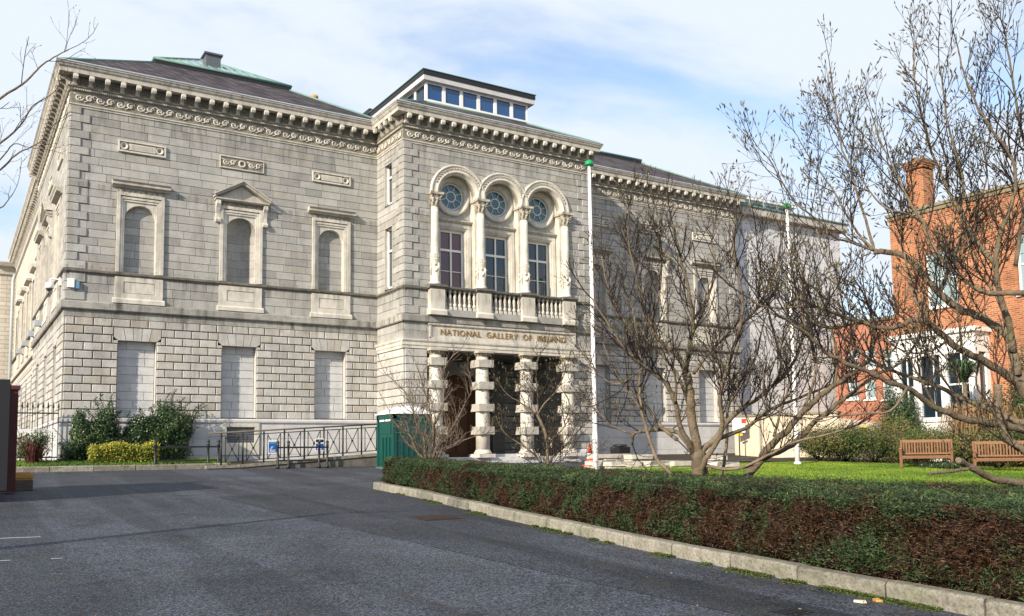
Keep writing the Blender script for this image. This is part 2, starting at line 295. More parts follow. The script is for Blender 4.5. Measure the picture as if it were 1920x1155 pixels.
# asphalt
def asphalt(k=1., nm='asphalt'):
    m = bpy.data.materials.new(nm); m.use_nodes = True; nt = m.node_tree; L = nt.links.new
    b = nt.nodes['Principled BSDF']; b.inputs['Roughness'].default_value = .72; b.inputs['Specular IOR Level'].default_value = .35
    tc = N(nt, 'ShaderNodeTexCoord')
    fine = N(nt, 'ShaderNodeTexVoronoi', i_Scale=62.0); L(tc.outputs['Object'], fine.inputs['Vector'])
    rp = N(nt, 'ShaderNodeValToRGB'); L(fine.outputs['Color'], rp.inputs[0])
    e = rp.color_ramp.elements; e[0].position = .12; e[0].color = (.008, .009, .012, 1); e[1].position = .85; e[1].color = (.098, .115, .150, 1)
    for p, c in ((.42, (.028, .034, .048)), (.62, (.075, .070, .074)), (.72, (.040, .058, .085))): x = e.new(p); x.color = (*c, 1)
    big = N(nt, 'ShaderNodeTexNoise', i_Scale=.35, i_Detail=6.0, i_Roughness=.6, i_Distortion=.6); L(tc.outputs['Object'], big.inputs['Vector'])
    r = N(nt, 'ShaderNodeMapRange'); r.inputs[1].default_value = .35; r.inputs[2].default_value = .68; r.inputs[3].default_value = .75; r.inputs[4].default_value = 1.55; L(big.outputs[0], r.inputs[0])
    # long repair strips running towards the building
    mp = N(nt, 'ShaderNodeMapping'); mp.inputs['Scale'].default_value = (.9, .05, 1); mp.inputs['Rotation'].default_value = (0, 0, rad(6)); L(tc.outputs['Object'], mp.inputs[0])
    st = N(nt, 'ShaderNodeTexNoise', i_Scale=1.3, i_Detail=2.0); L(mp.outputs[0], st.inputs['Vector'])
    r2 = N(nt, 'ShaderNodeMapRange'); r2.inputs[1].default_value = .47; r2.inputs[2].default_value = .53; r2.inputs[3].default_value = .78 * k; r2.inputs[4].default_value = 1.12 * k; L(st.outputs[0], r2.inputs[0])
    mu = N(nt, 'ShaderNodeMath', operation='MULTIPLY'); L(r.outputs[0], mu.inputs[0]); L(r2.outputs[0], mu.inputs[1])
    x = N(nt, 'ShaderNodeVectorMath', operation='SCALE'); L(rp.outputs[0], x.inputs[0]); L(mu.outputs[0], x.inputs['Scale'])
    bn = N(nt, 'ShaderNodeTexNoise', i_Scale=1.7, i_Detail=5.0); L(tc.outputs['Object'], bn.inputs['Vector'])
    rb = N(nt, 'ShaderNodeMapRange'); rb.inputs[1].default_value = .52; rb.inputs[2].default_value = .7; rb.inputs[4].default_value = .35; L(bn.outputs[0], rb.inputs[0])
    y = N(nt, 'ShaderNodeMix', data_type='RGBA'); L(rb.outputs[0], y.inputs['Factor']); L(x.outputs[0], y.inputs['A']); y.inputs['B'].default_value = (.050, .045, .036, 1)
    ck = N(nt, 'ShaderNodeTexVoronoi', feature='DISTANCE_TO_EDGE', i_Scale=.33); dn = N(nt, 'ShaderNodeTexNoise', i_Scale=1.6, i_Detail=5.0); L(tc.outputs['Object'], dn.inputs['Vector'])
    vm = N(nt, 'ShaderNodeVectorMath', operation='ADD'); L(tc.outputs['Object'], vm.inputs[0]); L(dn.outputs['Color'], vm.inputs[1]); L(vm.outputs[0], ck.inputs['Vector'])
    cr_ = N(nt, 'ShaderNodeMapRange'); cr_.inputs[1].default_value = .0; cr_.inputs[2].default_value = .006; cr_.inputs[3].default_value = .75; cr_.inputs[4].default_value = 0.; L(ck.outputs['Distance'], cr_.inputs[0])
    y2 = N(nt, 'ShaderNodeMix', data_type='RGBA', blend_type='MULTIPLY'); L(cr_.outputs[0], y2.inputs['Factor']); L(y.outputs['Result'], y2.inputs['A']); y2.inputs['B'].default_value = (.25, .25, .25, 1); y = y2
    so_ = N(nt, 'ShaderNodeTexNoise', i_Scale=.9, i_Detail=3.0); L(tc.outputs['Object'], so_.inputs['Vector']); sm = N(nt, 'ShaderNodeMapRange'); sm.inputs[1].default_value = .64; sm.inputs[2].default_value = .70; sm.inputs[4].default_value = .6; L(so_.outputs[0], sm.inputs[0])
    y3 = N(nt, 'ShaderNodeMix', data_type='RGBA', blend_type='MULTIPLY'); L(sm.outputs[0], y3.inputs['Factor']); L(y.outputs['Result'], y3.inputs['A']); y3.inputs['B'].default_value = (.45, .45, .45, 1); y = y3
    L(y.outputs['Result'], b.inputs['Base Color'])
    bp = N(nt, 'ShaderNodeBump', i_Strength=.9, i_Distance=.006); L(fine.outputs['Distance'], bp.inputs['Height']); L(bp.outputs[0], b.inputs['Normal'])
    return m
M['asphalt'] = asphalt()
M['patch'] = asphalt(.62, 'newer_asphalt')
M['grass'] = mat('lawn_green', [(.06, .125, .012), (.13, .22, .02), (.22, .30, .035)], rough=.8, noise_amt=.4, nscale=1.5)
M['grassground'] = mat('lawn_base', [(.10, .16, .022)], rough=.9, noise_amt=.8, nscale=.7, bump=.9, bscale=60, speck=.3)
M['verge'] = mat('weed_green', [(.05, .10, .015), (.12, .22, .03), (.25, .32, .06)], rough=.8, noise_amt=0)
M['ivy'] = mat('ivy_green', [(.006, .018, .008), (.016, .042, .014), (.035, .075, .02), (.09, .13, .05)], rough=.42, spec=.5, noise_amt=0)
M['golden'] = mat('golden_privet', [(.03, .055, .01), (.12, .15, .018), (.30, .30, .03), (.50, .44, .07)], rough=.55, noise_amt=0)
M['yew'] = mat('yew_foliage', [(0, (.016, .009, .006)), (.22, (.040, .020, .011)), (.42, (.095, .046, .024)), (.5, (.022, .028, .012)), (.7, (.024, .050, .018)), (.9, (.055, .095, .032)), (1., (.13, .16, .05))], rough=.6, noise_amt=0)
M['shrub'] = mat('mixed_shrub_leaves', [(.015, .034, .010), (.045, .08, .02), (.11, .13, .035), (.20, .14, .07)], rough=.55, noise_amt=0)
M['straw'] = mat('dry_straw', [(.10, .055, .03), (.22, .13, .065), (.36, .24, .12)], rough=.8, noise_amt=0)
M['moss'] = mat('bright_moss', [(.03, .045, .012), (.06, .085, .018), (.10, .14, .02)], rough=.9, noise_amt=0)

# ------------------------------------------------------------------ ground
def sheet(name, X, Y, h, m, kind='structure'):
    b = MB(); idx = {}
    for i, x in enumerate(X):
        for j, y in enumerate(Y): idx[i, j] = b.V((x, y, gz(y) + h))
    for i in range(len(X) - 1):
        for j in range(len(Y) - 1): b.face((idx[i, j], idx[i+1, j], idx[i+1, j+1], idx[i, j+1]), 0, .5)
    o = b.build(name, m); return tag(o, kind=kind)
sheet('ground', [-900, -60, -20, 0, 30, 60, 900], [-900, -60, -45, -30, -20, -10, -3.5, -2, 0, 1, 60, 900], -.008, M['soil'])
sheet('road', [-30, -10, 0, 10, 20, 29], [-45, -30, -20, -10, -3.5, -2.45], 0.0, M['asphalt'])
# kerb path along the hedge
KP = [(4.0, -30.5), (4.0, -27), (4.02, -24), (4.08, -22), (4.28, -20), (4.45, -18), (4.75, -15.8), (5.0, -13.8), (5.12, -11.55)]
def kx(y):
    for (xa, ya), (xb, yb) in zip(KP, KP[1:]):
        if ya <= y <= yb: return xa + (xb - xa) * (y - ya) / (yb - ya)
    return KP[0][0] if y < KP[0][1] else KP[-1][0]
kb = MB(); y = -30.5
def kerbstone(b, p0, p1, wd=.16, h=.15):
    p0, p1 = Vector((*p0, 0)), Vector((*p1, 0)); d = (p1 - p0).normalized(); n = Vector((d.y, -d.x, 0))
    p0 = p0 + d * random.uniform(.006, .013); p1 = p1 - d * random.uniform(.006, .013); t = random.random(); hh = h + random.uniform(-.008, .008)
    prof = [(0, -.05), (0, hh - .025), (.02, hh - .006), (.035, hh), (wd, hh), (wd, -.05)]
    def P(p, q): return (p.x + n.x * q[0], p.y + n.y * q[0], gz(p.y) + q[1])
    A = [b.V(P(p0, q)) for q in prof]; B = [b.V(P(p1, q)) for q in prof]
    for k in range(len(prof) - 1): b.face((A[k], B[k], B[k+1], A[k+1]), 0, t)
    b.face(A, 0, t); b.face(B[::-1], 0, t)
while y < -11.6:
    L_ = random.uniform(.86, 1.0); y2 = min(y + L_, -11.5); kerbstone(kb, (kx(y), y), (kx(y2), y2)); y = y2
x = 5.28
while x < 9: kerbstone(kb, (x, -11.45), (x + .95, -11.45)); x += .95
tag(kb.build('kerb', M['kerb']), kind='structure')
# bed under the hedge, lawn, verge
b = MB()
ys = [-34, -30.5, -27, -24, -22, -20, -18, -15.8, -13.8, -11.62]
for a, c in zip(ys, ys[1:]):
    b.poly([(kx(a) + .15, a, gz(a) + .11), (12.0, a, gz(a) + .11), (12.0, c, gz(c) + .11), (kx(c) + .15, c, gz(c) + .11)], 0, .5)
tag(b.build('planting_bed', M['soil']), kind='structure')
LB = [(-40, 10.0, 33.2), (-30, 10.0, 33), (-20, 10.0, 30.0), (-15, 9.6, 27.6), (-13, 9.4, 26.4), (-11, 10.5, 25.6), (-9.2, 13.5, 24.6), (-8.1, 17.5, 23.6), (-7.9, 20, 22.8)]
b = MB()
for (a, xa, xb), (c, xc, xd) in zip(LB, LB[1:]):
    b.poly([(xa, a, gz(a) + .13), (xb, a, gz(a) + .13), (xd, c, gz(c) + .13), (xc, c, gz(c) + .13)], 0, .5)
tag(b.build('lawn', M['grassground']), kind='structure')
b = MB()
for (a, xb), (c, xd) in zip([(-45, 33), (-30, 33), (-20, 30.0), (-15, 27.6), (-13, 26.4), (-11, 25.6), (-9.2, 24.6), (-7.0, 23.2)], [(-30, 33), (-20, 30.0), (-15, 27.6), (-13, 26.4), (-11, 25.6), (-9.2, 24.6), (-7.0, 23.2), (-4.5, 22.5)]):
    b.poly([(xb, a, gz(a) + .115), (34.0, a, gz(a) + .115), (34.0, c, gz(c) + .115), (xd, c, gz(c) + .115)], 0, .5)
tag(b.build('shrub_bed', M['soil']), kind='structure')
b = MB(); b.prism([(-2.4, .9), (-2.4, 1.22), (-.0, 1.34), (-.0, .9)], -6, 4.3, 0, 0, .5)
tag(b.build('verge', M['soil']), kind='structure')
kb = MB(); x = -6
while x < 4.2: kerbstone(kb, (min(x + 1.1, 4.3), -2.5), (x, -2.5), .12, .16); x += 1.1
o = kb.build('verge_kerb', M['kerb']); tag(o, kind='structure')
b = MB()     # asphalt repair strip
for (a, xa, xb), (c, xc, xd) in zip([(-27, 2.6, 3.25), (-22, 2.2, 3.15), (-18, 1.9, 3.0)], [(-22, 2.2, 3.15), (-18, 1.9, 3.0), (-12, 1.55, 2.95)]):
    b.poly([(xa, a, gz(a) + .004), (xb, a, gz(a) + .004), (xd, c, gz(c) + .004), (xc, c, gz(c) + .004)], 0, .5)
tag(b.build('repair_strip', M['patch']), kind='structure')

# ================================================================== MUSEUM
W1, XP, XR, PD = 10.27, 18.28, 28.82, 2.2457
PX0, PX1, PY = 10.27, 18.28, -2.2457
museum = thing('museum_building', 'long grey and cream stone gallery with columned entrance porch and three round windows', 'museum', (14.3, 0, 1.2))
FA = FR((0, 0, 0), (1, 0, 0), (0, -1, 0))            # main front, w outwards = -y
FP = FR((0, PY, 0), (1, 0, 0), (0, -1, 0))           # porch front
FS = FR((0, 0, 0), (0, 1, 0), (-1, 0, 0))            # side x=0
FQ = FR((PX0, 0, 0), (0, 1, 0), (-1, 0, 0))          # porch left cheek, u from PY..0
FE = FR((PX1, 0, 0), (0, 1, 0), (1, 0, 0))
FX = FR((XR, 0, 0), (0, 1, 0), (1, 0, 0))
Z = dict(base=1.1, p0=2.61, p1=2.74, r1=5.83, b1=6.08, b2=6.32, s0=7.18, s1=7.31, q=12.44, f0=12.50, f1=12.93, m0=13.06, m1=13.36, top=13.64)

def subtract(iv, holes):
    for a, b_ in holes:
        nv = []
        for x, y in iv:
            if b_ <= x or a >= y: nv.append((x, y)); continue
            if a > x: nv.append((x, a))
            if b_ < y: nv.append((b_, y))
        iv = nv
    return iv
def ashlar(mb, u0, u1, z0, z1, rows, holes=(), bl=(.55, .95), gap=.005, depth=.02, ch=.006, w=0., regular=None, start=0, proud=None):
    """courses of separate blocks on the wall plane; holes = (u0,u1,z0,z1)"""
    dz = (z1 - z0) / rows
    for r in range(rows):
        a, c = z0 + r * dz, z0 + (r + 1) * dz
        joints = []
        if regular:
            x = u0 + (regular * .5 if (r + start) % 2 else regular)
            while x < u1 - regular * .3: joints.append(x); x += regular
        else:
            x = u0 + random.uniform(.25, bl[1])
            while x < u1 - .25: joints.append(x); x += random.uniform(*bl)
        J = [u0] + joints + [u1]
        for p, q in zip(J, J[1:]):
            hs = [(h[0], h[1]) for h in holes if h[2] < (a + c) / 2 < h[3]]
            t = random.random()
            for x, y in subtract([(p, q)], hs):
                if y - x > .03: mb.block(x + gap, y - gap, a + gap, c - gap, w - .002, w + depth, ch, 0, min(1, max(0, t + random.uniform(-.05, .05))))
def backing(mb, u0, u1, z0, z1, holes=(), w=0.):
    """flat dark joint plane behind the blocks, with rectangular openings"""
    us = sorted(set([u0, u1] + [h[0] for h in holes] + [h[1] for h in holes])); zs = sorted(set([z0, z1] + [h[2] for h in holes] + [h[3] for h in holes]))
    us = [x for x in us if u0 <= x <= u1]; zs = [x for x in zs if z0 <= x <= z1]
    for a, b_ in zip(us, us[1:]):
        for c, d in zip(zs, zs[1:]):
            if any(h[0] < (a + b_) / 2 < h[1] and h[2] < (c + d) / 2 < h[3] for h in holes): continue
            mb.poly([(a, w, c), (b_, w, c), (b_, w, d), (a, w, d)], 0, .5)

BAYS = [2.08, 5.27, 8.46]; BAYR = [XP + XR - XP - (b_ ) + 0 for b_ in BAYS]
BAYR = [XR - 2.1, XR - 5.27, XR - 8.44]
def voussoirs(mb, c, z0, z1, hw, w=0., n=5, depth=.05):
    # flared flat arch
    top = hw + .13; dz = z1 - z0
    for k in range(n):
        a0, a1 = -hw + 2 * hw * k / n, -hw + 2 * hw * (k + 1) / n
        b0, b1 = -top + 2 * top * k / n, -top + 2 * top * (k + 1) / n
        g = .008
        prof = [(c + a0 + g, z0), (c + a1 - g, z0), (c + b1 - g, z1 - g), (c + b0 + g, z1 - g)]
        if k == 0: prof = [(c - hw + g, z0), (c + a1 - g, z0), (c + b1 - g, z1 - g), (c - top + g, z1 - g), (c - top + g, z0 + .10)]
        if k == n - 1: prof = [(c + hw - g, z0), (c + top - g, z0 + .10), (c + top - g, z1 - g), (c + b0 + g, z1 - g), (c + a0 + g, z0)]
        mb.prism(prof, w, w + depth, 1, 0)

# ---- ground floor rusticated walls
def rustic_wall(F, u0, u1, bays, flip=0):
    b = MB(F); j = MB(F)
    holes = [(c - .57, c + .57, 2.78, 5.18) for c in bays]
    hv = [(c - .57, c + .57, 2.78, 5.06) for c in bays] + [(c - .70, c + .70, 5.06, 5.57) for c in bays]
    ashlar(b, u0, u1, Z['p1'], Z['r1'], 12, hv, gap=.013, depth=.05, ch=.016, regular=.531, start=flip)
    for c in bays:
        voussoirs(b, c, 5.165, 5.572, .57, 0, 5, .05)
        for x0 in (c - .70, c + .575): b.block(x0, x0 + .125, 5.066, 5.16, -.002, .05, .01)
    backing(j, u0, u1, Z['p1'], Z['r1'], holes)
    b.build('rusticated_wall', M['rustic'], museum)
    for c in bays:     # deep reveal edges
        j.poly([(c - .57, 0, 2.78), (c - .57, -.26, 2.78), (c - .57, -.26, 5.18), (c - .57, 0, 5.18)], 1, .6)
        j.poly([(c + .57, 0, 2.78), (c + .57, -.26, 2.78), (c + .57, -.26, 5.18), (c + .57, 0, 5.18)], 1, .6)
        j.poly([(c - .57, 0, 5.18), (c - .57, -.26, 5.18), (c + .57, -.26, 5.18), (c + .57, 0, 5.18)], 1, .6)
        j.poly([(c - .57, 0, 2.78), (c - .57, -.26, 2.78), (c + .57, -.26, 2.78), (c + .57, 0, 2.78)], 1, .6)
    j.build('wall_core', [M['joint'], M['rustic']], museum)
    for c in bays:
        p = MB(F); ashlar(p, c - .56, c + .56, 2.78, 5.18, 9, bl=(.4, .85), gap=.009, depth=.02, ch=.003, w=-.26)
        p.poly([(c - .57, -.262, 2.78), (c + .57, -.262, 2.78), (c + .57, -.262, 5.18), (c - .57, -.262, 5.18)], 0, .1)
        p.build('blind_window_infill', M['infill'], museum)
rustic_wall(FA, 0, W1, BAYS); rustic_wall(FA, XP, XR, BAYR, 1); rustic_wall(FS, 0, 11.46, [2.35, 5.65, 8.95])
# plinth
for F, u0, u1 in ((FA, -.06, W1), (FA, XP, XR + .06), (FS, -.06, 11.5)):
    b = MB(F); z = [1.0, 1.55, 2.08, 2.61]
    for r in range(3):
        x = u0
        while x < u1 - .01:
            y = min(u1, x + random.uniform(.9, 1.5)); y = u1 if u1 - y < .4 else y
            if F is FA and r >= 1 and x < 5.95 and y > 4.72 and u1 < 12:
                for p, q in subtract([(x, y)], [(4.72, 5.95)]): b.block(p + .003, q - .003, z[r] + .003, z[r+1] - .003, -.0, .06, .004)
            else: b.block(x + .003, y - .003, z[r] + .003, z[r+1] - .003, -.0, .06, .004)
            x = y
    b.prism([(0, 2.605), (.10, 2.605), (.115, 2.64), (.115, 2.70), (.05, 2.74), (0, 2.74)], u0 - .05, u1 + .0, 0, 0, .7)
    b.build('plinth', M['infill'], museum)
# basement vent
b = MB(FA)
for q in ((4.72, 4.87, 1.55, 2.6), (5.80, 5.95, 1.55, 2.6), (4.87, 5.80, 2.47, 2.6), (4.87, 5.80, 1.55, 1.95)): b.box(q[0], q[1], 0, .10, q[2], q[3], 0)
v = b.build('vent_surround', M['trim'], museum)
b = MB(FA); b.box(4.87, 5.80, -.02, .03, 1.95, 2.47, 0, .5)
for k in range(6): b.box(4.90, 5.77, .03, .045, 1.99 + k * .08, 2.03 + k * .08, 0, .3)
b.build('vent_grille', M['vent'], museum)
# ---- bands between the storeys
def band(F, u0, u1, name='string_course', e0=.0, e1=.0, full=True):
    b = MB(F)
    x = u0 if full else u1
    while x < u1 - .01:     # smooth band r1..b1
        y = min(u1, x + random.uniform(.8, 1.4)); b.block(x + .003, y - .003, Z['r1'] + .004, Z['b1'] - .02, 0, .03, .004); x = y
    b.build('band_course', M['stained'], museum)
    b = MB(F); x = u0 - e0
    while x < u1 + e1 - .01:
        y = min(u1 + e1, x + random.uniform(.9, 1.6)); y = u1 + e1 if u1 + e1 - y < .3 else y
        b.prism([(0, 6.055), (.10, 6.055), (.13, 6.09), (.13, 6.28), (.09, 6.32), (0, 6.32)], x + .002, y - .002, 0, 0); x = y
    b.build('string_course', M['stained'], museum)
band(FA, 0, W1, e0=.13); band(FA, XP, XR, e1=.13); band(FP, PX0, PX1, e0=.13, e1=.13, full=False); band(FS, 0, 11.46); band(FQ, PY, 0, full=False)
# ---- upper ashlar
def upper(F, u0, u1, bays, quoin0=False, quoin1=False, extra=(), hw=.71):
    holes = [(c - hw, c + hw, 7.31, 10.0) for c in bays] + list(extra)
    b = MB(F); j = MB(F)
    ashlar(b, u0, u1, 6.32, 7.18, 3, [(c - .7, c + .7, 6.3, 7.2) for c in bays], gap=.006, depth=.03, ch=.006)
    ashlar(b, u0, u1, Z['s1'], Z['q'], 20, holes, gap=.006, depth=.03, ch=.006)
    if quoin0 or quoin1:
        dz = (Z['q'] - Z['s1']) / 20
        for k in range(-4, 20):
            if k == -1: continue
            a = Z['s1'] + k * dz if k >= 0 else 6.34 + (k + 4) * .28
            h = dz if k >= 0 else .28
            L_ = .53 if k % 2 == 0 else .29
            if quoin0: b.block(u0 - .03, u0 + L_, a + .006, a + h - .006, .0, .062, .014)
            if quoin1: b.block(u1 - L_, u1 + .03, a + .006, a + h - .006, .0, .062, .014)
    backing(j, u0, u1, 6.32, Z['f0'], holes)
    b.build('ashlar_wall', M['granite'], museum); j.build('wall_core', M['joint'], museum)
    s_ = MB(F); x = u0 - (.1 if quoin0 else 0); e = u1 + (.1 if quoin1 else 0)
    while x < e - .01:
        y = min(e, x + random.uniform(1., 1.8)); y = e if e - y < .3 else y
        s_.prism([(0, 7.17), (.05, 7.17), (.06, 7.20), (.11, 7.23), (.115, 7.29), (.03, 7.32), (0, 7.32)], x + .002, y - .002, 0, 0); x = y
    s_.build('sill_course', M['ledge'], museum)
upper(FA, 0, W1, BAYS, True, False); upper(FA, XP, XR, BAYR, False, True)
upper(FS, 0, 11.46, [2.35, 5.65, 8.95], True, False)
PO = (11.28, 17.30)          # loggia opening on porch front
_ac = [(11.45 + 13.34) / 2, (13.34 + 15.24) / 2, (15.24 + 17.13) / 2]; _rz = lambda k: 7.31 + k * .2565
upper(FP, PX0, PX1, [], True, True, extra=[(PO[0], PO[1], 7.31, _rz(14))] + [(c - h, c + h, _rz(k), _rz(k + 1)) for c in _ac for k, h in ((14, .785), (15, .69), (16, .45))])
upper(FQ, PY, 0, [], True, False, extra=[(-1.34, -.68, 7.31, 9.62), (-1.34, -.68, 10.45, 12.05)])
upper(FE, PY, 0, [], False, False)

# ---- window surrounds
def arch_plate(mb, c, z0, zs, r, hw, zt, w0, w1, m=0, n=18, t=.6):
    """plate from c-hw..c+hw, z0..zt with an arched opening (half width r, springing zs), facing +w at w1, opening reveal back to w0"""
    arc = [(c + r * math.cos(math.pi * i / n), zs + r * math.sin(math.pi * i / n)) for i in range(n + 1)]   # right to left
    mb.poly([(c - hw, w1, z0), (c - r, w1, z0), (c - r, w1, zs), (c - hw, w1, zs)], m, t); mb.poly([(c + r, w1, z0), (c + hw, w1, z0), (c + hw, w1, zs), (c + r, w1, zs)], m, t)
    for i in range(n):
        (a, b_), (d, e) = arc[i], arc[i + 1]
        fa = hw / r
        def outp(i):
            an = math.pi * i / n; x, y = math.cos(an), math.sin(an)
            k = min(hw / abs(x) if abs(x) > 1e-6 else 1e9, (zt - zs) / y if y > 1e-6 else 1e9); return (c + x * k, zs + y * k)
        p, q = outp(i), outp(i + 1)
        pts = [(a, w1, b_), (p[0], w1, p[1])]
        if abs(p[0] - (c + hw)) < 1e-6 and abs(q[1] - zt) < 1e-6 and abs(q[0] - (c + hw)) > 1e-6: pts.append((c + hw, w1, zt))
        if abs(p[1] - zt) < 1e-6 and abs(q[0] - (c - hw)) < 1e-6 and abs(p[0] - (c - hw)) > 1e-6: pts.append((c - hw, w1, zt))
        pts += [(q[0], w1, q[1]), (d, w1, e)]
        mb.poly(pts, m, t)
        mb.poly([(a, w1, b_), (d, w1, e), (d, w0, e), (a, w0, b_)], m, t)
    for x in (c - r, c + r): mb.poly([(x, w1, z0), (x, w1, zs), (x, w0, zs), (x, w0, z0)], m, t)
def scrolls(mb, u0, u1, zc, size, w, m=0, vert=False):
    """running carved scrollwork"""
    n = max(1, round((u1 - u0) / size)); st = (u1 - u0) / n
    for k in range(n):
        c = u0 + (k + .5) * st; sg = 1 if k % 2 else -1
        pts = []
        for i in range(15):
            a = i / 14 * 2.6 * math.pi; r = size * .40 * (1 - i / 17)
            pts.append((c + r * math.cos(a) * 1.05, w, zc + sg * r * math.sin(a)))
        mb.tube(pts, [size * .075] * 15, 4, m, .8, sm=True)
        pts = [(c - st * .55 + st * i / 4 * 1.1, w, zc - sg * size * .42 * math.cos(i / 4 * math.pi)) for i in range(5)]
        mb.tube(pts, size * .05, 4, m, .7)
        for q in range(3):
            a = q * 2.1 + k; mb.tube([(c + size*.1*math.cos(a), w, zc + size*.1*math.sin(a)), (c + size*.3*math.cos(a), w + .008, zc + size*.3*math.sin(a))], [size*.07, size*.03], 4, m, .9)
def surround(F, c, kind):
    root = None
    b = MB(F); hw, r = .71, .47
    # architrave: stepped frame
    for x0, x1, d in ((hw - .10, hw, .10), (hw - .17, hw - .10, .075), (.485, hw - .17, .055)):
        for sg in (-1, 1): b.box(c + min(sg * x0, sg * x1), c + max(sg * x0, sg * x1), -.02, d, 7.32, 9.78 - (hw - x1), 0, .6)
        b.box(c - x1, c + x1, -.02, d, 9.78 - (hw - x1) , 9.78 - (hw - x1) + (x1 - x0), 0, .6)
    if kind == 'niche':
        arch_plate(b, c, 7.32, 9.02, .52, .60, 9.62, -.03, .02)
    else: arch_plate(b, c, 7.32, 9.05, r, .60, 9.62, -.16, .02)
    o = b.build('window_surround', M['trim'], museum)
    # carved frieze and cornice
    b = MB(F); b.box(c - .69, c + .69, -.02, .05, 9.80, 10.03, 1, .2); scrolls(b, c - .66, c + .66, 9.915, .165, .055)
    b.build('carved_panel', [M['trim'], M['recess']], o)
    b = MB(F)
    cor = [(0, 10.03), (.08, 10.03), (.10, 10.07), (.20, 10.10), (.22, 10.10), (.22, 10.17), (.27, 10.22), (0, 10.25)]
    if kind == 'niche':
        cz, hwp = 10.05, .90
        cor2 = [(0, 10.03), (.16, 10.03), (.24, 10.07), (.24, 10.11), (0, 10.13)]
        b.prism(cor2, c - hwp, c + hwp, 0, 0, .5)
        rise = .54
        for sg in (-1, 1):
            for (w_, zo, th) in ((.24, 0, .11), (.30, .07, .05)):
                A = (c + sg * (hwp + .04), 10.12 + zo); B = (c, 10.12 + rise + zo)
                b.prism([A, B, (B[0], B[1] + th), (A[0], A[1] + th)], -.0, w_, 1, 0, .5)
        b.prism([(c - hwp + .1, 10.13), (c + hwp - .1, 10.13), (c, 10.13 + rise - .05)], 0, .06, 1, 0, .7)
        b.build('pediment', M['cornice'], o)
        for sg in (-1, 1):
            k = MB(F); x = c + sg * .79
            prof = [(0, 10.03), (.20, 10.03), (.21, 9.9), (.14, 9.78), (.09, 9.6), (.10, 9.45), (.12, 9.38), (.08, 9.30), (0, 9.28)]
            k.prism(prof, x - .07, x + .07, 0, 0, .6); k.prism([(.0, 9.30), (.15, 9.30), (.17, 9.37), (.13, 9.44), (0, 9.44)], x - .085, x + .085, 0, 0, .8)
            k.build('console', M['trim'], o)
    else:
        b.prism(cor, c - .87, c + .87, 0, 0, .4); b.build('window_cornice', M['cornice'], o)
    # infill / niche
    b = MB(F)
    if kind == 'niche':
        R, n = .52, 14; zr = [7.32 + i * .283 for i in range(7)]
        jt = []
        for i in range(6):
            a = zr[i] + .004; d = zr[i + 1] - .004
            off = (i % 2) * .5
            for k in range(n):
                t0 = math.pi * k / n; t1 = math.pi * (k + 1) / n
                tt = (hash((i, int((k + off * 4) / 4))) % 97) / 97
                P = lambda th, z: (c + R * math.cos(th), -R * math.sin(th) * .85 - .03, z)
                b.face([b.V(P(t0, a)), b.V(P(t1, a)), b.V(P(t1, d)), b.V(P(t0, d))], 0, tt)
                P2 = lambda th, z: (c + (R + .01) * math.cos(th), -(R + .01) * math.sin(th) * .85 - .03, z)
                b.face([b.V(P2(t0, zr[i])), b.V(P2(t1, zr[i])), b.V(P2(t1, zr[i+1])), b.V(P2(t0, zr[i+1]))], 1, .2)
        # quarter dome
        for i in range(6):
            for k in range(n):
                q = []
                for (ii, kk) in ((i, k), (i, k + 1), (i + 1, k + 1), (i + 1, k)):
                    ph = ii / 6 * math.pi / 2; th = math.pi * kk / n
                    q.append((c + R * math.cos(th) * math.cos(ph) , -R * math.sin(th) * math.cos(ph) * .85 - .03, zr[6] + R * math.sin(ph)))
                b.poly(q, 0, (int(k / 3) * .23) % 1)
        b.poly([(c + R * math.cos(math.pi * k / n), -R * math.sin(math.pi * k / n) * .85 - .03, 7.325) for k in range(n + 1)], 0, .4)
        b.build('niche_recess', [M['granite'], M['joint']], o)
    else:
        ashlar(b, c - r - .02, c + r + .02, 7.32, 9.58, 9, bl=(.35, .7), gap=.004, depth=.02, ch=.004, w=-.18)
        b.poly([(c - .6, -.182, 7.3), (c + .6, -.182, 7.3), (c + .6, -.182, 9.7), (c - .6, -.182, 9.7)], 1, .2)
        b.build('blind_window_infill', [M['granite'], M['joint']], o)
    # pedestal panel below the sill
    b = MB(F); b.box(c - .71, c - .46, 0, .09, 6.50, 7.17, 0, .7); b.box(c + .46, c + .71, 0, .09, 6.50, 7.17, 0, .7)
    b.box(c - .46, c + .46, 0, .09, 6.50, 6.66, 0, .7); b.box(c - .46, c + .46, 0, .09, 7.02, 7.17, 0, .7); b.box(c - .445, c + .445, 0, .075, 6.675, 7.005, 0, .7)
    b.box(c - .46, c + .46, 0, .05, 6.66, 7.02, 1, .3)
    b.prism([(0, 6.33), (.13, 6.33), (.13, 6.45), (.09, 6.50), (0, 6.50)], c - .77, c + .77, 0, 0, .75)
    b.build('apron_panel', [M['trim'], M['joint']], o)
for k, c in enumerate(BAYS): surround(FA, c, 'niche' if k == 1 else 'flat')
for k, c in enumerate(BAYR): surround(FA, c, 'niche' if k == 1 else 'flat')
for k, c in enumerate([2.35, 5.65, 8.95]): surround(FS, c, 'niche' if k == 1 else 'flat')
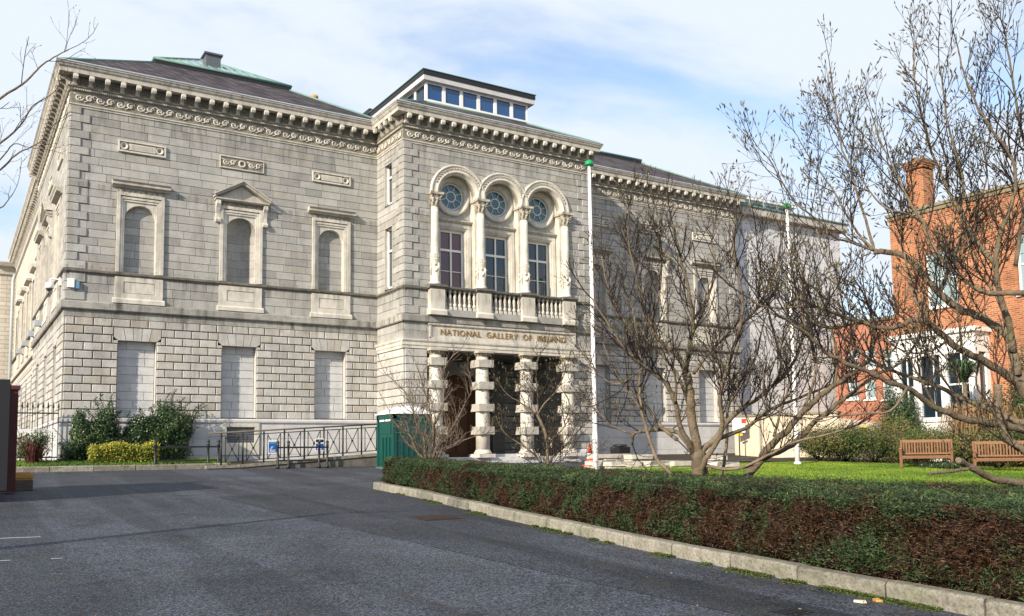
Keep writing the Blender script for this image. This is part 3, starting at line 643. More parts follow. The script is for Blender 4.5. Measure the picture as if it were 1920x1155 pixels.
# relief plaques
def plaque(F, c, kind):
    b = MB(F)
    if kind: 
        b.box(c - .72, c + .72, .02, .05, 11.22, 11.58, 1, .3)
        for q in ((-.74, .74, 11.19, 11.22), (-.74, .74, 11.58, 11.61), (-.74, -.72, 11.22, 11.58), (.72, .74, 11.22, 11.58)): b.box(c + q[0], c + q[1], .02, .08, q[2], q[3], 0, .6)
        for sg in (-1, 1):
            scr = []
            scrolls(b, c + (-.68 if sg < 0 else .18), c + (-.18 if sg < 0 else .68), 11.40, .26, .06)
        b.ring([(.13, 0), (.11, .05), (.07, .02)], c, 11.40, .05, 0, 2 * math.pi, 16, 0, .8, True)
    else:
        for q in ((-.72, .72, 11.20, 11.25), (-.72, .72, 11.53, 11.58), (-.72, -.67, 11.25, 11.53), (.67, .72, 11.25, 11.53)): b.box(c + q[0], c + q[1], .02, .09, q[2], q[3], 0, .6)
        b.box(c - .67, c + .67, .02, .045, 11.25, 11.53, 1, .3); b.box(c - .40, c + .40, .045, .075, 11.29, 11.49, 0, .6)
        for k in range(12): b.box(c - .33 + k * .055, c - .31 + k * .055, .075, .085, 11.33, 11.46, 0, .2)
        for sg in (-1, 1): b.ring([(.125, 0), (.11, .05), (.08, .02), (.05, .0)], c + sg * .535, 11.39, .045, 0, 2 * math.pi, 18, 0, .8, True); b.lathe([(.04, 0), (.03, .0)], 0, 0, 6) if 0 else None
    b.build('relief_plaque', [M['trim'], M['recess']], museum)
for F, bays in ((FA, BAYS), (FA, BAYR), (FS, [2.35, 5.65, 8.95])):
    for k, c in enumerate(bays): plaque(F, c, k == 1)

# ---- entablature: mouldings, frieze, modillions, cornice
PATH_L = [(0, 11.46), (0, 0), (PX0, 0), (PX0, PY), (PX1, PY), (PX1, 0), (XR, 0), (XR, 8)]
def sweep(path, prof, name, m, parent=None, t=None, seg=None):
    """sweep profile (out, z) along the plan path, outwards = right-hand side of the walk reversed (to -y/-x)"""
    b = MB(); rows = []
    P = [Vector(p) for p in path]
    for i, p in enumerate(P):
        d0 = (p - P[i-1]).normalized() if i else None; d1 = (P[i+1] - p).normalized() if i < len(P) - 1 else None
        n0 = Vector((d0.y, -d0.x)) if d0 else None; n1 = Vector((d1.y, -d1.x)) if d1 else None
        if n0 is None: off = n1
        elif n1 is None: off = n0
        else: off = (n0 + n1) / (1 + n0.dot(n1))
        rows.append([b.V((p.x + off.x * o_, p.y + off.y * o_, z)) for o_, z in prof])
    for A, B in zip(rows, rows[1:]):
        for k in range(len(prof) - 1): b.face((A[k], B[k], B[k+1], A[k+1]), 0, .4 + .3 * (k % 2) if t is None else t)
    b.face(rows[0], 0, .5); b.face(rows[-1][::-1], 0, .5)
    return b.build(name, m, parent)
PT = PATH_L
sweep(PT, [(0, 12.40), (.055, 12.40), (.055, 12.44), (.09, 12.47), (.09, 12.50), (.03, 12.505), (.03, 12.52)], 'frieze_moulding', M['trim'], museum)
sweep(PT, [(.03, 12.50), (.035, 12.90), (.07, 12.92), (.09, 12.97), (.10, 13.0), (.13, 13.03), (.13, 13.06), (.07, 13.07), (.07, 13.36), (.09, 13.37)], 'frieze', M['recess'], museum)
cor = sweep(PT, [(.07, 13.37), (.36, 13.37), (.36, 13.355), (.39, 13.355), (.39, 13.47), (.40, 13.485), (.43, 13.52), (.455, 13.585), (.475, 13.60), (.475, 13.64), (.0, 13.66)], 'cornice', M['cornice'], museum)
sweep(PT, [(.30, 13.655), (.49, 13.645), (.50, 13.67), (.47, 13.70), (.30, 13.72)], 'gutter', M['lead'], museum)
# carved scrollwork on the frieze
for F, u0, u1 in ((FA, .06, W1 - .06), (FP, PX0 + .06, PX1 - .06), (FA, XP + .05, XR - .05), (FS, .06, 11.4), (FQ, PY + .06, -.06)):
    b = MB(F); scrolls(b, u0, u1, 12.715, .30, .05); b.build('frieze_scrollwork', M['trim'], museum)
    b = MB(F); n = int((u1 - u0) / .06)
    for k in range(n): b.box(u0 + k * .06, u0 + k * .06 + .034, .085, .11, 12.935, 12.975, 0, .6)
    b.build('dentil_moulding', M['trim'], museum)['kind'] = 'stuff'
# modillion mesh, copied along the eaves
def modillion_mesh():
    b = MB()    # local: x=u (width), y=-w outwards, z up from 13.07
    prof = [(0, 0), (.05, 0), (.09, .03), (.10, .07), (.09, .12), (.12, .16), (.20, .185), (.27, .17), (.31, .12), (.335, .13), (.345, .19), (.33, .25), (.30, .285), (0, .285)]
    T = b.T; b.T = lambda a, w_, z: (a, -w_, z)
    b.prism(prof, -.055, .055, 0, 0, .6)
    b.prism([(.26, .09), (.33, .10), (.36, .16), (.35, .24), (.27, .24)], -.07, .07, 0, 0, .8)
    b.prism([(.0, -.02), (.075, -.02), (.09, .03), (.0, .05)], -.07, .07, 0, 0, .7)
    return b.mesh('modillion', M['trim'])
MOD = modillion_mesh(); mods = []
def put_mods(x0, y0, dx_, dy_, n, st, rz):
    for k in range(n): mods.append((x0 + dx_ * k * st, y0 + dy_ * k * st, rz))
put_mods(.06, -.07, 1, 0, 22, (W1 - .42) / 21.6, 0)
put_mods(PX0 + .05, PY - .07, 1, 0, 19, (PX1 - PX0 - .1) / 18, 0)
put_mods(PX1 + .35, -.07, 1, 0, 22, (XR - PX1 - .40) / 21, 0)
put_mods(PX0 - .07, PY + .30, 0, 1, 4, .44, -math.pi / 2)
put_mods(-.07, .06, 0, 1, 25, .464, -math.pi / 2)
for x_, y_, rz in mods:
    o = bpy.data.objects.new('modillion', MOD); C.objects.link(o); o.parent = cor; o.location = Vector((x_, y_, 13.075)) - LOC[museum]; o.rotation_euler = (0, 0, rz)
# rosette panels between modillions
b = MB(); b.box(-.16, .16, -.012, .0, -.14, .14, 0, .1)
for k in range(4):
    a = k * math.pi / 2 + .785; b.tube([(0, -.014, 0), (.1 * math.cos(a), -.022, .1 * math.sin(a))], [.03, .022], 4, 0, .6)
b.tube([(0, -.01, 0), (0, -.05, 0)], [.04, .02], 6, 0, .8)
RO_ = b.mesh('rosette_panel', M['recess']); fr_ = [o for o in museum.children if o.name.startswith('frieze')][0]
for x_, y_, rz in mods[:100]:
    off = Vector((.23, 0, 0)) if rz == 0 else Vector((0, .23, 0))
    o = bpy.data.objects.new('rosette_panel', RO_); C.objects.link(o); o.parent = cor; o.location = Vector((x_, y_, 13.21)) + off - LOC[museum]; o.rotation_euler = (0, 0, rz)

# ---- porch: lower storey
b = MB(FP); j = MB(FP)
OL, OR_ = 11.13, 17.42
for u0, u1 in ((PX0, OL), (OR_, PX1)):
    b = MB(FP); ashlar(b, u0, u1, 1.62, 5.12, 13, gap=.010, depth=.045, ch=.014, bl=(.8, .9)); backing(j, u0, u1, 1.0, 6.32); b.build('rusticated_wall', M['rustic'], museum)
backing(j, OL, OR_, 5.14, 6.32)
b = MB(FQ); ashlar(b, PY, 0, 1.62, 5.12, 13, gap=.010, depth=.045, ch=.014, bl=(2.3, 2.5)); j.T = FQ; backing(j, PY, 0, 1., 6.32)
b.build('rusticated_wall', M['rustic'], museum); b = MB(FE); ashlar(b, PY, 0, 1.62, 5.12, 13, gap=.010, depth=.045, ch=.014, bl=(2.3, 2.5)); j.T = FE; backing(j, PY, 0, 1., 6.32)
b.build('rusticated_wall', M['rustic'], museum)
for F, u0, u1, e0, e1 in ((FP, PX0, PX1, 1, 1), (FQ, PY, 0, 0, 0), (FE, PY, 0, 0, 0)):
    p = MB(F)
    p.prism([(0, 1.0), (.10, 1.0), (.10, 1.5), (.06, 1.6), (0, 1.62)], u0 - .1 * e0, (OL if F is FP else u1), 0, 0, .6)
    if F is FP: p.build('plinth', M['infill'], museum); p = MB(F); p.prism([(0, 1.0), (.10, 1.0), (.10, 1.5), (.06, 1.6), (0, 1.62)], OR_, u1 + .1, 0, 0, .6)
    p.build('plinth', M['infill'], museum)
    p = MB(F); p.prism([(0, 5.14), (.05, 5.14), (.05, 5.24), (.075, 5.25), (.075, 5.36), (.10, 5.38), (.12, 5.42), (.12, 5.46), (0, 5.47)], u0 - .12 * e0, u1 + .12 * e1, 0, 0, .8)
    p.build('architrave', M['trim'], museum)
    for ua, ub in (((u0, 11.2), (17.5, u1)) if F is FP else ((u0, u1),)):
        p = MB(F); ashlar(p, ua, ub, 5.47, 6.055, 2, gap=.003, depth=.03, ch=.004, bl=(.45, .9)); p.build('ashlar_wall', M['granite'], museum)
j.T = ID
# thickness, ceiling, inner walls of the portico
bw = .42
j.box(OL, OR_, PY + .003, PY + bw, 5.14, 5.5, 1, .3)
for x_ in (OL, OR_): j.box(min(x_, x_ + (-.25 if x_ < 14 else .25)), max(x_, x_ + (-.25 if x_ < 14 else .25)), PY + .003, PY + bw, 1.2, 5.14, 1, .5)
j.build('wall_core', [M['joint'], M['rustic']], museum)
b = MB(); yb = 1.6
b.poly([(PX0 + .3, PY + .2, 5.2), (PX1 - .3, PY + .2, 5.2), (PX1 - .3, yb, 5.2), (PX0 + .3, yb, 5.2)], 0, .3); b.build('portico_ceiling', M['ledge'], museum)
b = MB(); b.box(PX0 + .1, PX1 - .1, PY - .05, yb, 1.0, 1.36, 0, .5); b.box(PX0 + .9, PX1 - .9, PY - .45, PY - .055, 1.0, 1.22, 0, .6); b.build('portico_floor', M['infill'], museum)
FB = FR((0, yb, 0), (1, 0, 0), (0, -1, 0)); b = MB(FB); acx, ar, asp = 14.6, 1.25, 3.45
ashlar(b, PX0 + .3, PX1 - .3, 1.36, 5.2, 14, [(acx - ar - .2, acx + ar + .2, 1.3, 5.0)], gap=.012, depth=.05, ch=.016, regular=.6)
arch_plate(b, acx, 1.36, asp, ar, ar + .22, 5.02, -.5, .02, 0, 20, .45)
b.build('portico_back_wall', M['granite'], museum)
for x_ in (PX0 + .3, PX1 - .3):
    b = MB(); F = FR((x_, 0, 0), (0, 1, 0), (1 if x_ < 14 else -1, 0, 0)); b.T = F
    ashlar(b, PY + .4, yb, 1.36, 5.2, 14, gap=.012, depth=.05, ch=.016, regular=.62); b.poly([(PY + .3, 0, 1.3), (yb, 0, 1.3), (yb, 0, 5.2), (PY + .3, 0, 5.2)], 0, .2)
    b.build('portico_side_wall', M['granite'], museum)
# pier between the two inner arches, and the brown doors
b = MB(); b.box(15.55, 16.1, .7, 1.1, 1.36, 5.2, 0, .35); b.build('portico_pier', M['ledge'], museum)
b = MB(FB); 
b.box(acx - ar, acx + ar, -.55, -.50, 1.36, 4.75, 0, .3)
for k in range(4):
    for zz in ((1.5, 2.35), (2.45, 3.35), (3.42, 4.2)): b.box(acx - ar + .08 + k * .6, acx - ar + .58 + k * .6, -.50, -.47, zz[0], zz[1], 0, .8)
d = b.build('door', M['brown'], museum)
b = MB(FB); b.lathe([(.03, 2.3), (.03, 2.6)], acx + .05, -.44, 8, 0, .5); b.build('handle', M['gold'], d)
b = MB(); b.box(13.0, 15.3, PY + .15, PY + .42, 1.36, 1.46, 0, .6); b.build('step', M['infill'], museum)

# ---- columns
LC = [11.45, 13.34, 15.24, 17.13]
def copies(src, offs):
    for dx_ in offs:
        c = src.copy(); C.objects.link(c); c.parent = src.parent; c.location = Vector(src.location) + Vector((dx_, 0, 0))
        for ch in list(src.children):
            d_ = ch.copy(); C.objects.link(d_); d_.parent = c
cy_ = PY - .02
b = MB(); r = .225
r = .25; b.lathe([(r * 1.0, 1.62), (r, 2.6), (r * .985, 3.6), (r * .88, 4.93)], LC[0], cy_, 24, 0, .7)
col = b.build('portico_column', M['trim'], museum)
b = MB(); b.box(LC[0] - .33, LC[0] + .33, cy_ - .33, cy_ + .33, 1.34, 1.47, 0, .7); b.lathe([(.31, 1.47), (.325, 1.50), (.31, 1.54), (.27, 1.56), (.275, 1.60), (.23, 1.63)], LC[0], cy_, 24, 0, .8); b.build('base', M['trim'], col)
for z0, z1 in ((2.16, 2.44), (2.98, 3.25), (3.77, 4.04), (4.56, 4.83)):
    b = MB(FR((0, 0, 0), (1, 0, 0), (0, -1, 0))); b.T = ID; b.box(LC[0] - .31, LC[0] + .31, cy_ - .31, cy_ + .31, z0, z1, 0, .3); b.build('block_drum', M['cornice'], col)
b = MB(); b.lathe([(.20, 4.93), (.23, 4.945), (.23, 4.96), (.205, 4.97), (.21, 5.0), (.25, 5.05), (.27, 5.07)], LC[0], cy_, 20, 0, .5)
for k in range(12):
    a = k * math.pi / 6; b.tube([(LC[0] + .21 * math.cos(a), cy_ + .21 * math.sin(a), 4.98), (LC[0] + .25 * math.cos(a), cy_ + .25 * math.sin(a), 5.04), (LC[0] + .30 * math.cos(a), cy_ + .30 * math.sin(a), 5.03)], [.03, .035, .02], 4, 0, .4)
b.box(LC[0] - .33, LC[0] + .33, cy_ - .33, cy_ + .33, 5.07, 5.14, 0, .8); b.build('capital', M['carve'], col)
copies(col, [x_ - LC[0] for x_ in LC[1:]])
# upper loggia columns on the balustrade
uy = PY - .02; r = .155
b = MB()
b.lathe([(.215, 7.42), (.225, 7.45), (.215, 7.50), (.185, 7.52), (.19, 7.55), (.172, 7.57), (.176, 8.28), (.185, 8.30), (.195, 8.32), (.18, 8.34), (.178, 8.50), (.19, 8.52), (.165, 8.54), (.158, 8.58), (.155, 9.2), (.138, 10.22)], LC[0], uy, 22, 0, .85)
ucol = b.build('loggia_column', M['trim'], museum)
b = MB()    # swags on the drum
for k in range(4):
    a0 = k * math.pi / 2 + .4; pts = []
    for i in range(9):
        a = a0 + i / 8 * math.pi / 2; pts.append((LC[0] + .185 * math.cos(a), uy + .185 * math.sin(a), 8.12 - .22 * math.sin(i / 8 * math.pi)))
    b.tube(pts, [.012, .018, .026, .032, .036, .032, .026, .018, .012], 5, 0, .9)
    b.tube([(LC[0] + .185 * math.cos(a0), uy + .185 * math.sin(a0), 8.2), (LC[0] + .195 * math.cos(a0), uy + .195 * math.sin(a0), 8.1), (LC[0] + .185 * math.cos(a0), uy + .185 * math.sin(a0), 7.75)], [.02, .035, .015], 5, 0, .9)
    a = a0 + math.pi / 4; b.tube([(LC[0] + .18 * math.cos(a), uy + .18 * math.sin(a), 8.16), (LC[0] + .2 * math.cos(a), uy + .2 * math.sin(a), 8.10)], [.045, .03], 6, 0, .9)
for k in range(20):
    a = k * math.pi / 10; b.tube([(LC[0] + .182 * math.cos(a), uy + .182 * math.sin(a), 8.36), (LC[0] + .182 * math.cos(a), uy + .182 * math.sin(a), 8.49)], .011, 4, 0, .7)
b.build('carved_swag', M['trim'], ucol)
b = MB(); b.lathe([(.14, 10.22), (.165, 10.235), (.165, 10.25), (.145, 10.26), (.15, 10.45), (.19, 10.62), (.20, 10.65)], LC[0], uy, 18, 0, .6)
for rowz, rr, nn in ((10.30, .16, 8), (10.42, .17, 8)):
    for k in range(nn):
        a = k * 2 * math.pi / nn + rowz; ca, sa = math.cos(a), math.sin(a)
        b.tube([(LC[0] + .15 * ca, uy + .15 * sa, rowz - .03), (LC[0] + (rr + .01) * ca, uy + (rr + .01) * sa, rowz + .07), (LC[0] + (rr + .06) * ca, uy + (rr + .06) * sa, rowz + .09), (LC[0] + (rr + .055) * ca, uy + (rr + .055) * sa, rowz + .06)], [.035, .04, .03, .012], 5, 0, .5)
for k in range(4):
    a = k * math.pi / 2 + math.pi / 4; ca, sa = math.cos(a), math.sin(a); pts = []
    for i in range(10):
        q = i / 9 * 2.2 * math.pi; rr = .055 * (1 - i / 12); pts.append((LC[0] + (.235 + rr * math.cos(q)) * ca, uy + (.235 + rr * math.cos(q)) * sa, 10.585 + rr * math.sin(q)))
    b.tube(pts, .022, 5, 0, .8)
b.prism([(LC[0] - .26, uy - .26), (LC[0] - .1, uy - .22), (LC[0] + .1, uy - .22), (LC[0] + .26, uy - .26), (LC[0] + .22, uy - .1), (LC[0] + .22, uy + .1), (LC[0] + .26, uy + .26), (LC[0] - .26, uy + .26), (LC[0] - .22, uy + .1), (LC[0] - .22, uy - .1)], 10.65, 10.735, 2, 0, .6)
b.build('capital', M['carve'], ucol)
copies(ucol, [x_ - LC[0] for x_ in LC[1:]])
# pedestals and balustrade
b = MB(); b.T = FP; x_ = LC[0]
b.prism([(-.2, 6.33), (.33, 6.33), (.33, 6.47), (.27, 6.54), (-.2, 6.54)], x_ - .33, x_ + .33, 0, 0, .75); b.box(x_ - .28, x_ + .28, -.2, .26, 6.54, 7.26, 0, .8)
ped = b.build('column_pedestal', M['trim'], museum)
b = MB(FP); b.prism([(-.2, 7.26), (.28, 7.26), (.31, 7.30), (.34, 7.33), (.34, 7.40), (-.2, 7.42)], x_ - .35, x_ + .35, 0, 0, .5); b.build('pedestal_cap', M['ledge'], ped)
copies(ped, [q - LC[0] for q in LC[1:]])
for k in range(3):
    a, c = LC[k] + .285, LC[k + 1] - .285
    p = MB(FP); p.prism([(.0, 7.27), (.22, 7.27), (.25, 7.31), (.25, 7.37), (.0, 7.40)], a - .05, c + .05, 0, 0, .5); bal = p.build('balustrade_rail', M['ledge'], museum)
    p = MB(FP); p.box(a, c, -.2, .22, 6.32, 6.56, 0, .3); p.build('balustrade_base', M['granite'], bal)
    n = 6 if k < 2 else 6
    for i in range(n + 1):
        u = a + .07 + (c - a - .14) * i / n; p = MB(FP)
        p.box(u - .06, u + .06, .05, .17, 6.56, 6.67, 0, .7)
        p.lathe([(.035, 6.67), (.062, 6.70), (.065, 6.75), (.03, 6.82), (.028, 6.85), (.05, 6.87), (.05, 6.88), (.03, 6.90), (.055, 6.98), (.06, 7.03), (.04, 7.12), (.026, 7.16), (.05, 7.18), (.055, 7.27)], u, .11, 10, 0, .6)
        p.build('baluster', M['trim'], bal)
    cc = (a + c) / 2
# ---- loggia arches, tympanum, oculi, tall windows
AC = [(LC[i] + LC[i + 1]) / 2 for i in range(3)]; zs = 10.75; hwB = .95
b = MB(FP)     # front plate between opening top (10.74) and wall 12.0 with three arched cuts : spandrel
n = 20; RO = .95
arcs = MB(FP)
for c in AC:
    # spandrel between arch r=.94 and rectangle up to 10.80 is covered by ring; ring profile carved archivolt
    arcs.ring([(1.13, .0), (1.13, .10), (1.07, .12), (1.05, .09), (.90, .085), (.88, .11), (.84, .11), (.82, .06), (.80, .03), (.76, .0), (.74, -.45)], c, zs, .02, 0, math.pi, 40, 0, .6)
av = arcs.build('archivolt', M['trim'], museum)
cv = MB(FP)
for c in AC:
    for k in range(26):
        a = (k + .5) / 26 * math.pi; rr = .975
        if abs(math.cos(a)) * rr > .93: continue
        x_, z_ = c + rr * math.cos(a), zs + rr * math.sin(a)
        cv.tube([(x_ + .05 * math.cos(a + .9), .12, z_ + .05 * math.sin(a + .9)), (x_, .135, z_), (x_ + .05 * math.cos(a - 1.6), .12, z_ + .05 * math.sin(a - 1.6))], [.012, .022, .012], 4, 0, .8)
    for k in range(44):
        a = (k + .5) / 44 * math.pi
        cv.tube([(c + .755 * math.cos(a), .0, zs + .755 * math.sin(a)), (c + .735 * math.cos(a), -.22, zs + .735 * math.sin(a))], .013, 4, 0, .5)
cv.build('carved_ornament', M['carve'], av)['kind'] = 'stuff'
# wall above opening with arch holes: build ashlar spandrel plate clipped (cells)
sp = MB(FP); zz0, zz1 = 10.80, 12.1
# tympanum wall (recessed)
yb2 = -.44
t_ = MB(FP); 
for c in AC:
    a0 = c - hwB; a1 = c + hwB
    hole_r = .50; n = 32
    oz = 10.86
    # plate around oculus: fan between circle and rectangle
    zt, zb = 11.62, 9.93
    def outp(an):
        x_, y_ = math.cos(an), math.sin(an); k = min(.86 / abs(x_) if abs(x_) > 1e-6 else 1e9, ((zt - oz) / y_) if y_ > 1e-6 else ((zb - oz) / y_ if y_ < -1e-6 else 1e9)); return (c + x_ * k, oz + y_ * k)
    cor_ = [math.atan2(zt - oz, .86), math.atan2(zt - oz, -.86), math.atan2(zb - oz, -.86) + 2 * math.pi, math.atan2(zb - oz, .86) + 2 * math.pi]
    angs = sorted(set([2 * math.pi * i / n for i in range(n + 1)] + [q for q in cor_]))
    for p, q in zip(angs, angs[1:]):
        A, B = outp(p), outp(q)
        t_.poly([(c + hole_r * math.cos(p), yb2, oz + hole_r * math.sin(p)), (A[0], yb2, A[1]), (B[0], yb2, B[1]), (c + hole_r * math.cos(q), yb2, oz + hole_r * math.sin(q))], 0, .45)
    t_.box(a0 + .0, c - .60, yb2 - .05, yb2, 7.30, 9.93, 0, .5); t_.box(c + .60, a1 - .0, yb2 - .05, yb2, 7.30, 9.93, 0, .6)
    t_.box(c - .6, c + .6, yb2 - .05, yb2, 9.62, 9.93, 0, .5)
t_.build('loggia_wall', M['granite'], museum)
b = MB(FP); b.poly([(PO[0], .0, 7.31), (PO[0], yb2, 7.31), (PO[0], yb2, 10.9), (PO[0], .0, 10.9)], 0, .6); b.poly([(PO[1], .0, 7.31), (PO[1], yb2, 7.31), (PO[1], yb2, 10.9), (PO[1], .0, 10.9)], 0, .6)
b.box(PO[0], PO[1], yb2 - .1, .03, 7.0, 7.30, 0, .4)
# quarter pilasters behind columns
for x_ in LC[1:3]: b.box(x_ - .17, x_ + .17, yb2, -.12, 7.30, 10.72, 0, .7)
for x_ in (LC[0], LC[3]): b.box(x_ - .16, x_ + .17, yb2, -.12, 7.30, 10.72, 0, .7)
for x_ in LC: b.box(max(PO[0], x_ - .21), min(PO[1], x_ + .21), yb2, .0, 10.66, 10.905, 0, .7)
b.build('loggia_pilaster', M['trim'], museum)
gi = 0
for c in AC:
    oz = 10.86
    b = MB(FP); b.ring([(.74, 0), (.74, .06), (.70, .10), (.64, .09), (.60, .06), (.56, .05), (.53, .02), (.50, -.06), (.47, -.10)], c, oz, yb2, 0, 2 * math.pi, 40, 0, .7, True)
    oc = b.build('round_window', M['trim'], museum)
    b = MB(FP); b.face([b.V((c + .49 * math.cos(2*math.pi*i/32), yb2 - .08, oz + .49 * math.sin(2*math.pi*i/32))) for i in range(32)], 0, .5); b.build('pane', M['teal'], oc)
    b = MB(FP); b.ring([(.49, 0), (.49, .04), (.455, .04), (.455, 0)], c, oz, yb2 - .08, 0, 2*math.pi, 32, 0, .6, True); b.ring([(.205, 0), (.205, .03), (.17, .03), (.17, 0)], c, oz, yb2 - .08, 0, 2*math.pi, 24, 0, .6, True)
    for k in range(8):
        a = k * math.pi / 4 + .39; b.tube([(c + .19 * math.cos(a), yb2 - .06, oz + .19 * math.sin(a)), (c + .47 * math.cos(a), yb2 - .06, oz + .47 * math.sin(a))], .015, 4, 0, .6)
    b.build('glazing_bars', M['whitepaint'], oc)
    # tall window
    b = MB(FP)
    for x0, x1, d in ((.60, .74, .10), (.54, .60, .07), (.50, .54, .03)):
        for sg in (-1, 1): b.box(c + min(sg * x0, sg * x1), c + max(sg * x0, sg * x1), yb2 - .1, yb2 + d, 7.31, 9.60 + (x1 - .5), 0, .7)
        b.box(c - x0, c + x0, yb2 - .1, yb2 + d, 9.60 + (x0 - .5), 9.60 + (x1 - .5), 0, .7)
    b.prism([(yb2, 9.86), (yb2 + .10, 9.86), (yb2 + .2, 9.92), (yb2 + .2, 9.96), (yb2, 9.99)], c - .80, c + .80, 0, 0, .6)
    win = b.build('tall_window', M['trim'], museum)
    g = MB(FP); g.poly([(c - .5, yb2 - .14, 7.31), (c + .5, yb2 - .14, 7.31), (c + .5, yb2 - .14, 9.6), (c - .5, yb2 - .14, 9.6)], 0, .5); g.build('pane', M['brickreflect'] if gi == 0 else M['glass'], win)
    f = MB(FP); W_ = yb2 - .13
    for q in ((-.50, -.43, 7.31, 9.60), (.43, .50, 7.31, 9.60), (-.43, .43, 9.52, 9.60), (-.43, .43, 7.31, 7.38), (-.43, .43, 8.82, 8.90), (-.03, .03, 7.38, 8.82), (-.03, .03, 8.90, 9.52)): f.box(c + q[0], c + q[1], W_, W_ + .05, q[2], q[3], 0, .6)
    for q in ((-.43, -.03, 8.08, 8.105), (.03, .43, 8.08, 8.105)): f.box(c + q[0], c + q[1], W_, W_ + .03, q[2], q[3], 0, .6)
    f.build('window_frame', M['whitepaint'], win); gi += 1
# small windows in the porch cheek
for z0, z1, mid in ((7.42, 9.60, 8.75), (10.50, 12.03, 11.45)):
    b = MB(FQ); y0, y1 = -1.32, -.70
    for q in ((y0 - .0, y0 + .05, z0, z1), (y1 - .05, y1, z0, z1), (y0, y1, z1 - .06, z1), (y0, y1, z0, z0 + .06), (y0 + .05, y1 - .05, mid, mid + .07)): b.box(q[0], q[1], -.16, -.09, q[2], q[3], 0, .6)
    f = b.build('side_window', M['whitepaint'], museum)
    g = MB(FQ); g.poly([(y0, -.15, z0), (y1, -.15, z0), (y1, -.15, z1), (y0, -.15, z1)], 0, .5); g.build('pane', M['glass'], f)
    r_ = MB(FQ)
    for q in ((y0 - .02, y0 + .0), (y1, y1 + .02)): r_.box(q[0], q[1], -.2, .032, z0 - .03, z1 + .02, 0, .6)
    r_.box(y0 - .02, y1 + .02, -.2, .05, z1, z1 + .03, 0, .5); r_.build('window_reveal', M['rustic'], f)
# ---- inscription
b = MB(FP); b.box(11.20, 17.50, 0, .055, 5.50, 6.03, 0, .75)
b.prism([(.0, 5.97), (.09, 5.97), (.11, 6.0), (.11, 6.05), (.0, 6.06)], 11.16, 17.54, 0, 0, .6)
for q in ((11.20, 11.27, 5.52, 5.97), (17.43, 17.50, 5.52, 5.97)): b.box(q[0], q[1], .055, .085, q[2], q[3], 0, .8)
b.box(11.20, 17.50, .055, .085, 5.47, 5.56, 0, .8)
sg_ = b.build('inscription_panel', M['trim'], museum)
cu = bpy.data.curves.new('lettering', 'FONT'); cu.body = 'NATIONAL  GALLERY  OF  IRELAND'; cu.size = .30; cu.extrude = .012; cu.space_character = 1.12; cu.offset = -.001
to = bpy.data.objects.new('lettering_tmp', cu); C.objects.link(to); bpy.context.view_layer.update()
me = bpy.data.meshes.new_from_object(to.evaluated_get(bpy.context.evaluated_depsgraph_get())); bpy.data.objects.remove(to)
xs = [v.co.x for v in me.vertices]; wdt = max(xs) - min(xs); sc = (17.02 - 11.64) / wdt
me.transform(Matrix.Translation((11.64 - LOC[museum].x, PY - .068 - LOC[museum].y, 5.665 - LOC[museum].z)) @ Matrix.Rotation(math.pi / 2, 4, 'X') @ Matrix.Diagonal((sc, 1.0, 1, 1)) @ Matrix.Translation((-min(xs), 0, 0)))
me.materials.clear(); me.materials.append(M['gold']); lo = link('lettering', me, sg_)

# ---- roofs
def hiproof(x0, x1, y0, y1, xa, xb, ya, yb_, z0, z1, name='slate_roof'):
    b = MB(); e = [(x0, y0, z0), (x1, y0, z0), (x1, y1, z0), (x0, y1, z0)]; t = [(xa, ya, z1), (xb, ya, z1), (xb, yb_, z1), (xa, yb_, z1)]
    for k in range(4): j_ = (k + 1) % 4; b.poly([e[k], e[j_], t[j_], t[k]], 0, .5)
    b.poly(t, 0, .5); o = b.build(name, M['slate'], museum)
    h = MB()
    for k in range(4): h.tube([e[k], t[k]], .05, 6, 0, .5)
    for k in range(4): h.tube([t[k], t[(k + 1) % 4]], .05, 6, 0, .5)
    h.build('ridge_flashing', M['copper'], o); return o
hiproof(-.40, 10.67, -.40, 11.8, 2.97, 7.85, 2.97, 8.4, 13.69, 15.64)
hiproof(18.0, XR + .40, -.40, 11.8, 20.9, 25.6, 2.97, 8.4, 13.69, 15.64)
hiproof(PX0 - .40, PX1 + .40, PY - .40, 5.0, 12.0, 16.55, -.55, 4.0, 13.69, 14.80)
